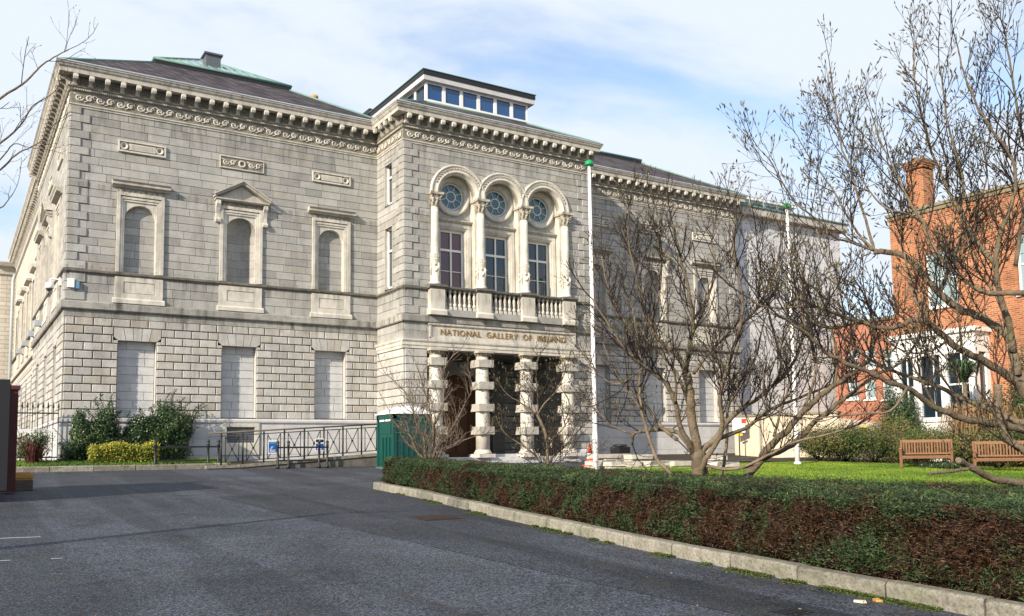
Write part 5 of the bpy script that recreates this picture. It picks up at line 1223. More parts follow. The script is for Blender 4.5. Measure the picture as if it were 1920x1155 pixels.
# site container edge, post, pallets, sandbag at the far left
p = at(-30, 920, 18.3); g = gz(p.y)
con = thing('site_container', 'dark teal container edge with maroon steel corner post at the left margin', 'container', (p.x, p.y, g))
q0 = at(14, 915, 18.0); q1 = at(0, 915, 17.4)
b = MB(); b.box(q0.x - .14, q0.x + .13, q0.y - .12, q0.y + .12, g, g + 2.05, 0, .5); b.box(q0.x - .2, q0.x + .16, q0.y - .16, q0.y + .16, g + 2.05, g + 2.13, 0, .7); b.build('corner_post', M['rust'], con)
b = MB(); b.box(q0.x - 2.6, q0.x - .13, q0.y - 2.3, q0.y + .05, g + .1, g + 2.08, 0, .5)
for k in range(8): b.box(q0.x - .13, q0.x - .11, q0.y - 2.2 + k * .28, q0.y - 2.08 + k * .28, g + .2, g + 2.0, 0, .8)
b.build('side_panel', M['darkmetal'], con)
pp = at(24, 880, 18.6); b = MB(); b.tube([(pp.x, pp.y, g), (pp.x, pp.y, g + 1.9)], .03, 8, 0, .5); b.tube([(pp.x, pp.y, g + 2.3), (pp.x + .06, pp.y, g + 2.2), (pp.x + .07, pp.y, g + 2.0), (pp.x, pp.y, g + 1.8), (pp.x - .04, pp.y, g + 1.2)], .012, 5, 0, .5); b.build('conduit', M['lead'], con)
p = at(42, 905, 18.8); g = gz(p.y)
pal = thing('timber_pallet', 'stack of dark timber pallets on the asphalt at the left margin', 'pallet', (p.x, p.y, g))
for k in range(3):
    b = MB(); b.box(p.x - .35, p.x + .18, p.y - .25, p.y + .25, g + .07 * k, g + .07 * k + .03, 0, .5); 
    for s_ in (-.2, .0, .2): b.box(p.x - .35, p.x + .18, p.y + s_ - .04, p.y + s_ + .04, g + .03 + .07 * k, g + .07 + .07 * k, 0, .2)
    b.build('pallet_board', M['wood'], pal)
wt = thing('barrier_foot', 'orange-tan rounded plastic block resting on the dark pallets', 'weight block', (p.x - .07, p.y, g + .21))
b = MB()
for (a, c, zz0, zz1) in ((.24, .20, .0, .04), (.26, .22, .04, .12), (.24, .20, .12, .15), (.20, .16, .15, .165)): b.box(p.x - .07 - a, p.x - .07 + a, p.y - c, p.y + c, g + .21 + zz0, g + .21 + zz1, 0, .5)
o = b.build('block', M['sand'], wt); bm_ = o.modifiers.new('bevel', 'BEVEL'); bm_.width = .02; bm_.segments = 2

# CCTV camera and floodlights on the side wall corner
F = FS
cc = thing('security_camera', 'white dome security camera on a bracket at the left corner of the gallery', 'camera', (-.3, 1.35, 6.9))
b = MB(F); b.tube([(1.2, 0, 7.15), (1.2, .32, 7.15), (1.2, .34, 7.0)], .03, 6, 0, .5); b.box(1.05, 1.35, .0, .08, 6.95, 7.3, 0, .6); b.build('bracket', M['white'], cc)
b = MB(F); b.lathe([(.07, 7.02), (.12, 7.0), (.13, 6.9), (.13, 6.84)], 1.2, .34, 14, 0, .6); b.build('housing', M['white'], cc)
b = MB(F); b.lathe([(.02, 6.74), (.08, 6.77), (.11, 6.84)], 1.2, .34, 14, 0, .6); b.build('dome', M['glass'], cc)
bx = thing('junction_box', 'small white and blue junction boxes on the front wall by the left corner', 'box', (.2, -.1, 6.8))
b = MB(FA); b.box(.03, .22, .062, .16, 6.70, 6.98, 0, .5); b.box(.24, .36, .062, .14, 6.68, 6.90, 1, .5); b.build('box_case', [M['white'], M['lightblue']], bx)
for k, (u, dsc) in enumerate(((6.9, 'nearest of the small grey floodlights along the side string course'), (10.2, 'second nearest of the small grey floodlights along the side string course'), (13.6, 'third nearest small grey floodlight along the side string course'), (16.9, 'fourth nearest small grey floodlight along the side string course'))):
    t = thing('floodlight', dsc, 'floodlight', (-.25, u, 6.4), 'floodlights on the side string course')
    b = MB(F); b.box(u - .14, u + .14, .12, .34, 6.38, 6.60, 0, .5); b.build('lamp_housing', M['lead'], t)
    b = MB(F); b.tube([(u, .05, 6.32), (u, .2, 6.40)], .02, 5, 0, .5); b.build('bracket', M['darkmetal'], t)

# traffic cone
p = at(1106, 852, 31.0); g = gz(p.y) 
t = thing('traffic_cone', 'red and white traffic cone beside the porch behind the flagpole', 'traffic cone', (p.x, p.y, g)); 
b = MB(); b.box(p.x - .2, p.x + .2, p.y - .2, p.y + .2, g, g + .05, 0, .5); b.build('base', M['red'], t)
b = MB(); b.lathe([(.15, g + .05), (.115, g + .25)], p.x, p.y, 14, 0, .5); b.lathe([(.085, g + .45), (.04, g + .75)], p.x, p.y, 14, 0, .5); b.build('cone', M['red'], t)
b = MB(); b.lathe([(.116, g + .25), (.086, g + .45)], p.x, p.y, 14, 0, .5); b.build('reflective_band', M['white'], t)

# stone slabs lying behind the hedge
def rblock(b, p, dx_, dy_, h_, rz_, m=0, jit=.03):
    c, s_ = math.cos(rz_), math.sin(rz_); i = []
    for z in (0, h_):
        for a, q in ((-1,-1),(1,-1),(1,1),(-1,1)):
            x = a * dx_/2 + random.uniform(-jit, jit); y = q * dy_/2 + random.uniform(-jit, jit)
            i.append(b.V((p[0] + x*c - y*s_, p[1] + x*s_ + y*c, p[2] + z + random.uniform(-jit, jit) * .3)))
    t = random.random()
    for q in ((0,3,2,1),(4,5,6,7),(0,1,5,4),(1,2,6,5),(2,3,7,6),(3,0,4,7)): b.face([i[k] for k in q], m, t)
rnd = random.Random(3)
slabs = [(1150, 866, 29.5, 3, 1.5), (1192, 868, 29.0, 3, .9), (1235, 872, 28.2, 2, 1.3), (1270, 874, 28.4, 2, .9), (1290, 876, 27.8, 1, 1.1), (1332, 868, 28.6, 3, 1.0), (1352, 874, 27.6, 2, 1.0), (1172, 876, 27.8, 2, 1.2), (1215, 880, 27.0, 1, 1.1), (1130, 872, 28.3, 2, 1.2), (1310, 880, 27.0, 1, .8)]
names_ = ['long pale stone slabs stacked three high right of the near flagpole', 'short pale stone slabs stacked in three layers with dark gaps', 'pale stone slabs lying two high behind the thin leaning stem', 'small pair of pale stone slabs between the stems', 'single flat pale stone slab left of the main magnolia trunk', 'tallest pale stone pile right of the main magnolia trunk', 'pale stone slabs in front of the tallest pile', 'pale slabs in front of the long stack', 'single low slab nearest the hedge', 'pale stone slabs directly behind the near flagpole foot', 'small slab by the main trunk nearest the hedge']
for (px, py, d, n, L_), lb in zip(slabs, names_):
    p = at(px, py, d); g = gz(p.y); t = thing('stone_slab_stack', lb, 'stone slabs', (p.x, p.y, g), 'stone slabs stacked behind the hedge')
    for k in range(n):
        b = MB(); rblock(b, (p.x + rnd.uniform(-.08, .08), p.y + rnd.uniform(-.05, .05), g + k * .17 + .0), L_ * rnd.uniform(.85, 1.05), .5, .145, rnd.uniform(-.12, .12), 0, .035); b.build('slab', M['grav'], t)
for px, py, d, s_, lb in ((1435, 897, 17.5, .26, 'angular grey concrete chunk lying on the lawn, the right one'), (1387, 890, 18.0, .2, 'grey concrete chunk on the lawn beside the leaning trunk, the left one')):
    p = at(px, py, d); g = gz(p.y) + .13; b = MB(); rblock(b, (p.x, p.y, g), s_ * 1.3, s_, s_ * .75, .4, 0, .04); o = b.build('concrete_chunk', M['chunk']); tag(o, lb, 'concrete chunk', 'concrete chunks on the lawn')
# bin by the right wing
p = at(1163, 845, 33.5); g = gz(p.y); b = MB(); rblock(b, (p.x, p.y, g), .55, .5, .6, .1, 0, .01); b.lathe([(.1, g + .6), (.28, g + .62), (.28, g + .66), (.2, g + .7)], p.x, p.y, 12, 0, .5); tag(b.build('rubbish_bin', M['darkmetal']), 'black bin standing by the wall right of the porch', 'bin')

# benches
def bench_mesh(root, L=1.55):
    """local: x along the bench, -y front"""
    T = M['teak']
    def put(name, b): 
        me = b.mesh(name, T); return link(name, me, root)
    for sx in (-1, 1):
        x = sx * (L / 2 - .04)
        b = MB(); b.box(x - .035, x + .035, -.30, -.23, 0, .62, 0, .3); put('leg', b)
        b = MB(); b.prism([(.20, 0), (.27, 0), (.30, .42), (.36, .92), (.30, .92), (.23, .42)], x - .03, x + .03, 0, 0, .4); put('leg', b)
        b = MB(); b.prism([(-.33, .62), (.26, .63), (.30, .67), (.05, .66), (-.05, .68), (-.33, .67)], x - .045, x + .045, 0, 0, .9); put('armrest', b)
        b = MB(); b.prism([(x - sx * .03, .30), (x - sx * .18, .36), (x - sx * .03, .36)], -.285, -.255, 1, 0, .4); put('brace', b)
    b = MB(); b.box(-L/2 + .08, L/2 - .08, -.29, -.255, .33, .40, 0, .4); put('front_rail', b)
    b = MB()
    for k in range(6): b.box(-L/2 + .03, L/2 - .03, -.29 + k * .088, -.215 + k * .088, .40, .422, 0, .8)
    put('seat', b)
    b = MB()
    b.prism([(.325, .84), (.365, .84), (.37, .93), (.335, .93)], -L/2 + .01, L/2 - .01, 0, 0, .9); b.prism([(.27, .46), (.30, .46), (.305, .51), (.275, .51)], -L/2 + .08, L/2 - .08, 0, 0, .7)
    n = 17
    for k in range(n):
        x = -L/2 + .11 + (L - .22) * k / (n - 1); b.prism([(.280, .50), (.298, .50), (.350, .85), (.332, .85)], x - .022, x + .022, 0, 0, random.random())
    put('backrest', b)
bp = [(1738, 876, 28.6), (1880, 884, 27.0)]
for k, (px, py, d) in enumerate(bp):
    p = at(px, py, d); p.z = gz(p.y) + .115
    r_ = thing('garden_bench', ['weathered teak bench facing the lawn, the one on the left', 'weathered teak bench partly behind a dark branch at the right margin'][k], 'bench', p, 'teak benches at the edge of the lawn', rz=-1.02 if k == 0 else -1.0)
    bench_mesh(r_)
# litter
for px, py, cols, lb in ((1645, 1127, 'sand', 'scrap of orange peel on the asphalt by the kerb'), (1612, 1129, 'cream', 'pale yellow scrap on the asphalt beside the orange peel')):
    r = ray(px, py); t = CAM.z; p = None
    for d in np.arange(5, 12, .02):
        q = at(px, py, d)
        if q.z <= gz(q.y) + .01: p = q; break
    b = MB(); rblock(b, (p.x, p.y, gz(p.y) + .003), .09, .05, .02, random.random() * 3, 0, .015); tag(b.build('litter', M[cols]), lb, 'litter', 'scraps of litter near the kerb')
def ground_hit(px, py, h=0):
    for d in np.arange(4, 45, .01):
        q = at(px, py, d)
        if q.z <= gz(q.y) + h: return Vector((q.x, q.y, gz(q.y) + h))
p = ground_hit(815, 971); b = MB()
for i in range(9):
    for j_ in range(7): b.box(p.x - .32 + i * .072, p.x - .265 + i * .072, p.y - .3 + j_ * .086, p.y - .24 + j_ * .086, gz(p.y) + .003, gz(p.y + (j_ - 3) * .086) + .012, 0, .5)
b.box(p.x - .36, p.x + .36, p.y - .34, p.y + .34, gz(p.y) - .02, gz(p.y - .3) + .006, 0, .3)
tag(b.build('manhole_cover', M['iron']), 'rusty square manhole cover set in the asphalt near the hedge', 'manhole cover')
p = ground_hit(1478, 1149); b = MB(); b.box(p.x - .16, p.x + .16, p.y - .12, p.y + .12, gz(p.y) - .03, gz(p.y) + .008, 0, .5); 
for k in range(5): b.box(p.x - .12 + k * .055, p.x - .09 + k * .055, p.y - .09, p.y + .09, gz(p.y) + .012, gz(p.y) + .016, 1, .5)
tag(b.build('drain_cover', [M['patch'], M['darkmetal']]), 'small grey drain cover in the asphalt at the bottom edge', 'drain cover')
# thin worn white parking lines
b = MB()
for (pa, pb, wd) in (((0, 1010), (76, 1007), .05), ((0, 1052), (20, 1051), .03), ((95, 1048), (118, 1047), .03)):
    a, c = ground_hit(*pa, .003), ground_hit(*pb, .003); n_ = Vector((0, wd, 0)); b.poly([tuple(a), tuple(c), (c.x, c.y + wd, gz(c.y + wd) + .004), (a.x, a.y + wd, gz(a.y + wd) + .004)], 0, .5)
tag(b.build('worn_marking', M['chunk']), kind='structure')

# ================================================================== PLANTS
rng = np.random.default_rng(11)
def unit(a): return a / np.maximum(np.linalg.norm(a, axis=1, keepdims=True), 1e-9)
def leafmesh(name, P, D, Nn, L_, W_, tone, m, parent=None, fold=True):
    D = unit(D); Sd = unit(np.cross(D, Nn)); L_ = L_[:, None]; W_ = W_[:, None]; n = len(P)
    base = root_base(parent) if parent is not None else Vector((0, 0, 0)); P = P - np.array(base)
    V = np.stack([P - D * L_ * .5, P + Sd * W_ * .5 - D * L_ * .05, P + D * L_ * .5, P - Sd * W_ * .5 - D * L_ * .05], 1).reshape(-1, 3)
    me = bpy.data.meshes.new(name); me.vertices.add(4 * n); me.vertices.foreach_set('co', V.astype(np.float32).ravel())
    me.loops.add(4 * n); me.loops.foreach_set('vertex_index', np.arange(4 * n, dtype=np.int32))
    me.polygons.add(n); me.polygons.foreach_set('loop_start', np.arange(0, 4 * n, 4, dtype=np.int32)); 
    me.materials.append(m); a = me.attributes.new('tone', 'FLOAT', 'FACE'); a.data.foreach_set('value', np.clip(tone, 0, 1).astype(np.float32))
    me.update(calc_edges=True); me.validate()
    o = bpy.data.objects.new(name, me); C.objects.link(o)
    if parent is not None: o.parent = parent
    return o
def nz(P, s, off=0.):
    return np.array([noise.noise(Vector((p[0] * s + off, p[1] * s, p[2] * s))) for p in P])
gza = np.vectorize(gz); kxa = np.vectorize(kx)
def backx(y): return np.interp(y, [-31, -26, -24, -22.8, -21.5, -20, -18, -15, -12], [8.6, 8.2, 7.7, 7.1, 6.9, 6.9, 6.8, 6.7, 6.5])

# ---- the clipped yew hedge
hd = thing('yew_hedge', 'long low clipped yew hedge with brown bare side and green top beside the kerb', 'hedge', (5.6, -20, .35))
HHa = lambda y: np.interp(y, [-30, -26, -21, -17, -12], [.90, .86, .77, .71, .66])
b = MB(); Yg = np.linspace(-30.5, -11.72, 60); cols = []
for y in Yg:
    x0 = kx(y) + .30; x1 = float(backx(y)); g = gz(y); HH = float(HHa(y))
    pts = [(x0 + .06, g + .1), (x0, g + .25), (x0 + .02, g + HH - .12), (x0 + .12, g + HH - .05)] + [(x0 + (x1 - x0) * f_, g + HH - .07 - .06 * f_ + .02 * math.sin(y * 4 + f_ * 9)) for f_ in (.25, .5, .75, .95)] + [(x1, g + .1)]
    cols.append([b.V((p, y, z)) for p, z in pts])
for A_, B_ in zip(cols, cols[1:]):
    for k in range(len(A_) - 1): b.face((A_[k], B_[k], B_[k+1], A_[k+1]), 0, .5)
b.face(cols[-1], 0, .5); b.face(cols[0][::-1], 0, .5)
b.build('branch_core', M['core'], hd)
def front_cards(n):
    y = -29.6 + 17.95 * rng.random(n); HH = HHa(y)
    hfr = rng.random(n) ** .9; dp = np.abs(rng.normal(0, .05, n)) * (rng.random(n) < .8)
    lump = .015 * np.sin(y * 2.3 + hfr * 5) + .02 * np.sin(y * 7.1 + hfr * 9)
    x = kxa(y) + .17 + lump + dp + .05 * (hfr < .12) - .02 * (hfr > .9)
    z = gza(y) + .13 + hfr * (HH - .14)
    P = np.stack([x, y, z], 1); P[:, 0] += nz(P, 4.5, 77) * .08 + nz(P, 11., 7) * .05
    D = np.stack([-.6 + rng.normal(0, .5, n), rng.normal(0, .9, n), rng.normal(.15, .55, n)], 1)
    Nn = rng.normal(0, 1, (n, 3))
    g = nz(P, 1.6) * .9 + nz(P, 4.2, 9) * .9
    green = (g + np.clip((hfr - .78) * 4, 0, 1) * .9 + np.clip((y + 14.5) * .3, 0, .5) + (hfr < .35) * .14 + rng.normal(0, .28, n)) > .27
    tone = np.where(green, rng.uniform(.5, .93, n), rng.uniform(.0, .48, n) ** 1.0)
    keep = ~((nz(P, 3.2, 31) > .25) & (hfr < .35) & (rng.random(n) < .6)) & ~((nz(P, 9, 3) > .35) & (rng.random(n) < .5))
    P, D, Nn, tone = P[keep], D[keep], Nn[keep], tone[keep]; n = len(P)
    return P, D, Nn, rng.uniform(.02, .06, n), rng.uniform(.005, .013, n), tone
def top_cards(n):
    y = -29.6 + 17.95 * rng.random(n); f_ = rng.random(n) ** 1.15; x0 = kxa(y) + .17; x1 = backx(y); x = x0 + (x1 - x0) * f_
    h = HHa(y) - .06 * f_ + rng.normal(0, .024, n) - .05 * (f_ * (x1 - x0) < .06) + (rng.random(n) < .02) * rng.random(n) * .06
    P = np.stack([x, y, gza(y) + h], 1)
    P[:, 2] += nz(P, 2.6) * .04 + nz(P, 7., 3) * .03
    D = np.stack([rng.normal(0, .8, n), rng.normal(0, .8, n), rng.normal(.35, .45, n)], 1)
    Nn = rng.normal(0, .7, (n, 3)) + np.array([0, 0, .6])
    br = nz(P, 1.4, 5) + nz(P, 5., 8) * .5 + rng.normal(0, .22, n)
    tone = np.where(br > .42, rng.uniform(.1, .49, n), np.clip(rng.uniform(.5, .9, n) + nz(P, 3., 55) * .35, .5, 1.))
    return P, D, Nn, rng.uniform(.025, .065, n), rng.uniform(.006, .015, n), tone
def end_cards(n):
    x = 5.3 + 1.2 * rng.random(n); y = -11.62 + rng.normal(0, .03, n); P = np.stack([x, y, gza(y) + .13 + rng.random(n) * .5], 1)
    return P, rng.normal(0, 1, (n, 3)), rng.normal(0, 1, (n, 3)), rng.uniform(.03, .06, n), rng.uniform(.008, .016, n), rng.uniform(.5, .9, n)
a = [np.concatenate(q) for q in zip(front_cards(200000), top_cards(260000), end_cards(5000))]
leafmesh('foliage', *a, M['yew'], hd)
b = MB()
for k in range(300):     # bare twigs poking out of the side
    y = -29 + 17 * random.random(); x = kx(y) + .2; z = gz(y) + .2 + random.random() * .5; l = random.uniform(.08, .28); a_ = random.gauss(0, .9)
    b.tube([(x + .05, y, z), (x - .03, y + math.sin(a_) * l * .5, z + random.gauss(.05, .04)), (x - .03 - random.random() * .04, y + math.sin(a_) * l, z + random.gauss(.08, .08))], [.004, .003, .0015], 3, 0, random.random(), cap=False)
b.build('dead_twigs', M['twig'], hd)['kind'] = 'stuff'
# scattered fallen leaves on the hedge and asphalt
n = 260; y = -29 + 17 * rng.random(n); x = kxa(y) - rng.random(n) ** 2 * 1.2 - .02
x[:90] = kxa(y[:90]) + .6 + rng.random(90) * 2; z = gza(y) + .006; z[:90] = gza(y[:90]) + HHa(y[:90]) + .01
P = np.stack([x, y, z], 1); o = leafmesh('fallen_leaves', P, np.stack([rng.normal(0, 1, n), rng.normal(0, 1, n), rng.normal(0, .12, n)], 1), np.tile([0, 0, 1.], (n, 1)), rng.uniform(.02, .055, n), rng.uniform(.015, .035, n), rng.random(n), M['straw']); tag(o, 'dry fallen leaves scattered along the kerb and hedge', 'leaves', kind='stuff')
n = 420; y = -28 + 24 * rng.random(n); x = -6 + rng.random(n) * 10; P = np.stack([x, y, gza(y) + .006], 1)
o = leafmesh('asphalt_debris', P, np.stack([rng.normal(0, 1, n), rng.normal(0, 1, n), rng.normal(0, .1, n)], 1), np.tile([0, 0, 1.], (n, 1)), rng.uniform(.012, .035, n), rng.uniform(.008, .02, n), .7 + .3 * rng.random(n), M['straw']); tag(o, 'tiny leaves and grit scattered over the asphalt', 'debris', kind='stuff')
# moss and weeds at the foot of the kerb
n = 26000; y = -27.5 + 15 * rng.random(n) ; off = np.abs(rng.normal(0, .075, n)); m_ = (np.array([noise.noise(Vector((0, v * .9, 3))) for v in y]) + (y < -19) * .2 + np.array([noise.noise(Vector((0, v * 5, 9))) for v in y]) * .5) > .2
y, off = y[m_], off[m_]; n = len(y); P = np.stack([kxa(y) - off, y, gza(y) + .004 + rng.random(n) * .02 * (off < .08)], 1)
o = leafmesh('kerb_moss', P, np.stack([rng.normal(0, 1, n), rng.normal(0, 1, n), rng.normal(.2, .5, n)], 1), np.stack([rng.normal(0, .4, n), rng.normal(0, .4, n), np.ones(n)], 1), rng.uniform(.01, .03, n), rng.uniform(.008, .02, n), rng.random(n), M['moss']); tag(o, 'green moss growing along the foot of the kerb', 'moss', kind='stuff')

def blades(name, n, xy, h, lean, m, label, tone=(0, 1), wd=.012):
    x, y = xy(n); n = len(x); hh = rng.uniform(h * .5, h, n)
    zb = gza(y) + np.where(y > -3, .1, .13)
    P = np.stack([x, y, zb + hh * .4], 1); D = np.stack([rng.normal(0, lean, n), rng.normal(0, lean, n), np.ones(n)], 1); Nn = np.stack([rng.normal(0, 1, n), rng.normal(0, 1, n), rng.normal(0, .2, n)], 1)
    t = tone[0] + (tone[1] - tone[0]) * np.clip(.5 + nz(P, .5) * .8 + rng.normal(0, .2, n), 0, 1)
    o = leafmesh(name, P, D, Nn, hh, np.full(n, wd), t, m); tag(o, label, 'grass', kind='stuff')
def lawn_xy(n):
    y = -26 + 18 * rng.random(n); xa = np.interp(y, [q[0] for q in LB], [q[1] for q in LB]); xb = np.interp(y, [q[0] for q in LB], [q[2] for q in LB]); return xa + (xb - xa) * rng.random(n), y
blades('lawn_grass', 110000, lawn_xy, .06, .5, M['grass'], 'short bright green mown grass of the lawn', wd=.02)
def verge_xy(n): return -2.6 + 7.0 * rng.random(n), -2.4 + 1.7 * rng.random(n)
blades('verge_weeds', 16000, verge_xy, .16, .6, M['verge'], 'rough grass and weeds on the verge at the left corner', wd=.02)

def leafcloud(name, blobs, n, size, m, parent, tone_off=0., rise=.2, asp=.6, hollow=.55):
    """blobs = list of (center, radii, weight): leaves spread in the outer shell of uneven ellipsoids"""
    wts = np.array([q[2] for q in blobs]); wts = wts / wts.sum(); Ps = []; Ns = []; T = []
    for (c, r, _), w_ in zip(blobs, wts):
        k = int(n * w_); d = unit(rng.normal(0, 1, (k, 3))); rr = hollow + (1 - hollow) * rng.random(k) ** .6
        lump = 1 + .22 * np.sin(d[:, 0] * 5 + c[0]) * np.sin(d[:, 2] * 6 + c[1] * 3) + .12 * np.sin(d[:, 1] * 11 + 2)
        P = np.array(c) + d * np.array(r) * (rr * lump)[:, None]; Ps.append(P); Ns.append(d); T.append(rr)
    P = np.concatenate(Ps); Nn = np.concatenate(Ns); ok = P[:, 2] > gza(P[:, 1]) + .02; P, Nn = P[ok], Nn[ok]; n = len(P)
    D = unit(rng.normal(0, 1, (n, 3)) + np.array([0, 0, rise])); Nn = unit(Nn + rng.normal(0, .6, (n, 3)))
    t = .5 + nz(P, 1.3) * .5 + rng.normal(0, .2, n) + tone_off
    return leafmesh(name, P, D, Nn, rng.uniform(size * .6, size * 1.3, n), rng.uniform(size * .6, size * 1.3, n) * asp, t, m, parent)

# ---- cotoneaster / ivy shrubs at the left front wall
def onY(px, py, Y): 
    r = ray(px, py); return CAM + r * ((Y - CAM.y) / r.y)
def wallshrub(label, cpts, n, sprays, base_px):
    p0 = onY(base_px[0], base_px[1], -.9); t = thing('climbing_shrub', label, 'shrub', (p0.x, -.9, 1.25), 'dark evergreen shrubs against the front wall')
    bl = []
    for px, py, rx, rz_ in cpts: c = onY(px, py, -.85); bl.append(((c.x, -.75, c.z), (rx, .5, rz_), rx * rz_))
    leafcloud('foliage', bl, n, .06, M['ivy'], t, 0., .3, .6, .3)
    Ps = []; b = MB()
    for (xa, ya, xb, yb_) in sprays:
        a_, c_ = onY(xa, ya, -.8), onY(xb, yb_, -.45); pts = []
        for i in range(7):
            f_ = i / 6; q = a_.lerp(c_, f_); q.x += .05 * math.sin(f_ * 7); q.z += .1 * math.sin(f_ * 3.14); pts.append(q)
        b.tube(pts, [.012 * (1 - i / 8) + .003 for i in range(7)], 4, 0, .5)
        for i in range(1, 7):
            for k in range(int(44 * (1 - i / 9))): Ps.append(pts[i].lerp(pts[i - 1], random.random()) + Vector((random.gauss(0, .07 * (1.3 - i / 7)), random.gauss(0, .06), random.gauss(0, .07 * (1.3 - i / 7)))))
    for k in range(10): 
        q = onY(base_px[0] + random.uniform(-40, 40), base_px[1], -.9); b.tube([(q.x, -.9, 1.2), (q.x + random.uniform(-.3, .3), -.8, 1.7), (q.x + random.uniform(-.5, .6), -.7, 2.4)], [.02, .015, .008], 5, 0, .5)
    P = np.array([tuple(q) for q in Ps]); k = len(P)
    leafmesh('spray_leaves', P, rng.normal(0, 1, (k, 3)), rng.normal(0, 1, (k, 3)), rng.uniform(.035, .07, k), rng.uniform(.02, .045, k), .4 + .5 * rng.random(k), M['ivy'], t)
    b.build('stems', M['twig'], t)
wallshrub('dark evergreen shrub at the left corner, behind the left end of the golden hedge', [(140, 850, .42, .45), (165, 830, .5, .6), (195, 815, .45, .75), (215, 850, .6, .5), (150, 800, .25, .5), (205, 790, .22, .5)], 34000,
          [(150, 800, 148, 775), (190, 790, 178, 745), (195, 790, 190, 738), (210, 790, 212, 735), (215, 800, 228, 770), (180, 800, 160, 765), (225, 830, 245, 800), (205, 800, 205, 755)], (175, 872))
wallshrub('tall dark evergreen shrub with long sprays reaching right, behind the golden hedge', [(250, 835, .5, .6), (285, 820, .55, .7), (315, 800, .5, .75), (330, 835, .45, .6), (300, 860, .8, .35), (262, 800, .3, .4), (345, 800, .3, .45)], 42000,
          [(315, 800, 330, 728), (310, 790, 316, 738), (335, 800, 358, 752), (345, 800, 382, 756), (350, 800, 388, 760), (350, 810, 375, 780), (330, 790, 345, 745), (250, 810, 242, 770), (270, 800, 262, 765), (345, 830, 372, 800), (280, 790, 290, 760), (300, 790, 300, 750)], (300, 872))
gh = thing('golden_hedge', 'small clipped golden-yellow hedge on the verge in front of dark shrubs', 'hedge', (1.8, -1.6, 1.2))
n = 15000; u = rng.random((n, 3)); ax = rng.integers(0, 3, n)
x0, x1, y0_, y1_, z0, z1 = onY(175, 860, -1.9).x, onY(294, 860, -1.9).x, -1.95, -1.25, 1.2, 1.84
sel = rng.random(n); P = np.stack([x0 + (x1 - x0) * u[:, 0], y0_ + (y1_ - y0_) * u[:, 1], z0 + (z1 - z0) * u[:, 2]], 1)
P[sel < .42, 1] = y0_; P[(sel >= .42) & (sel < .72), 2] = z1; P[(sel >= .72) & (sel < .88), 0] = x0; P[(sel >= .88), 0] = x1
P += rng.normal(0, .045, P.shape); P[:, 2] += .06 * np.sin(P[:, 0] * 6)
leafmesh('foliage', P, rng.normal(0, 1, (n, 3)) + [0, 0, .5], rng.normal(0, 1, (n, 3)) + [0, -.7, .4], rng.uniform(.035, .07, n), rng.uniform(.02, .04, n), np.clip(.35 + (P[:, 2] - 1.5) * .7 + rng.normal(0, .28, n), 0, 1), M['golden'], gh)
b = MB(); b.box(x0 + .07, x1 - .07, y0_ + .07, y1_ - .07, z0 - .1, z1 - .08, 0, .5); b.build('branch_core', M['soil'], gh)

# ---- shrubs behind the benches
def bush(label, px, py, d, rx, rz_, n, m='shrub', off=0, size=.07, group='shrubs behind the benches', name='garden_shrub', stems=True, asp=.5):
    p = at(px, py, d); g = gz(p.y) + .12; t = thing(name, label, 'shrub', (p.x, p.y, g), group)
    bl = []
    for k in range(6):
        bl.append(((p.x + random.uniform(-.6, .6) * rx, p.y + random.uniform(-.6, .6) * rx, g + rz_ * random.uniform(.35, .8)), (rx * random.uniform(.45, .75), rx * random.uniform(.45, .75), rz_ * random.uniform(.35, .6)), 1.))
    leafcloud('foliage', bl, int(n * 1.7), size, M[m], t, off, .2, asp, .1)
    b = MB()
    for k in range(16):
        a_ = random.random() * 6.28; b.tube([(p.x, p.y, g - .05), (p.x + .4 * rx * math.cos(a_), p.y + .4 * rx * math.sin(a_), g + rz_ * .5), (p.x + rx * .9 * math.cos(a_), p.y + rx * .9 * math.sin(a_), g + rz_ * random.uniform(.8, 1.25))], [.02, .012, .003], 4, 0, .5)
    b.build('stems', M['twig'], t); return t
bush('low green shrub at the left end of the shrub border by the flagpole', 1535, 862, 35.0, 1.5, 1.0, 6000, off=-.05)
bush('brown and green shrub against the cream garden wall', 1585, 850, 34.0, 1.6, 1.2, 7000, off=.15)
bush('dark green shrub below the hydrant sign on the cream wall', 1640, 850, 33.2, 1.5, 1.3, 7500, off=-.05)
bush('yellow-green speckled shrub left of the bay window', 1685, 838, 33.0, 1.0, 1.45, 8000, off=.2)
bush('dark shrub directly behind the left bench', 1725, 850, 31.2, 1.6, 1.15, 8000, off=.0)
bush('shrub with dry brown twigs between the two benches', 1800, 845, 30.2, 1.3, 1.2, 6500, off=.3)
bush('dark green shrub behind the right bench', 1870, 850, 29.0, 1.6, 1.3, 8000, off=.0)
bush('ivy mound climbing the brick pier left of the bay window', 1690, 790, 34.5, .7, 2.6, 6000, 'ivy', .0, .08)
bush('dense green climber high on the brick house at the right margin', 1905, 775, 30.0, .9, 3.2, 7000, 'ivy', .1, .08)
bush('low ivy ground cover under the benches', 1770, 878, 28.4, 1.0, .22, 3500, 'ivy', .2, .05)
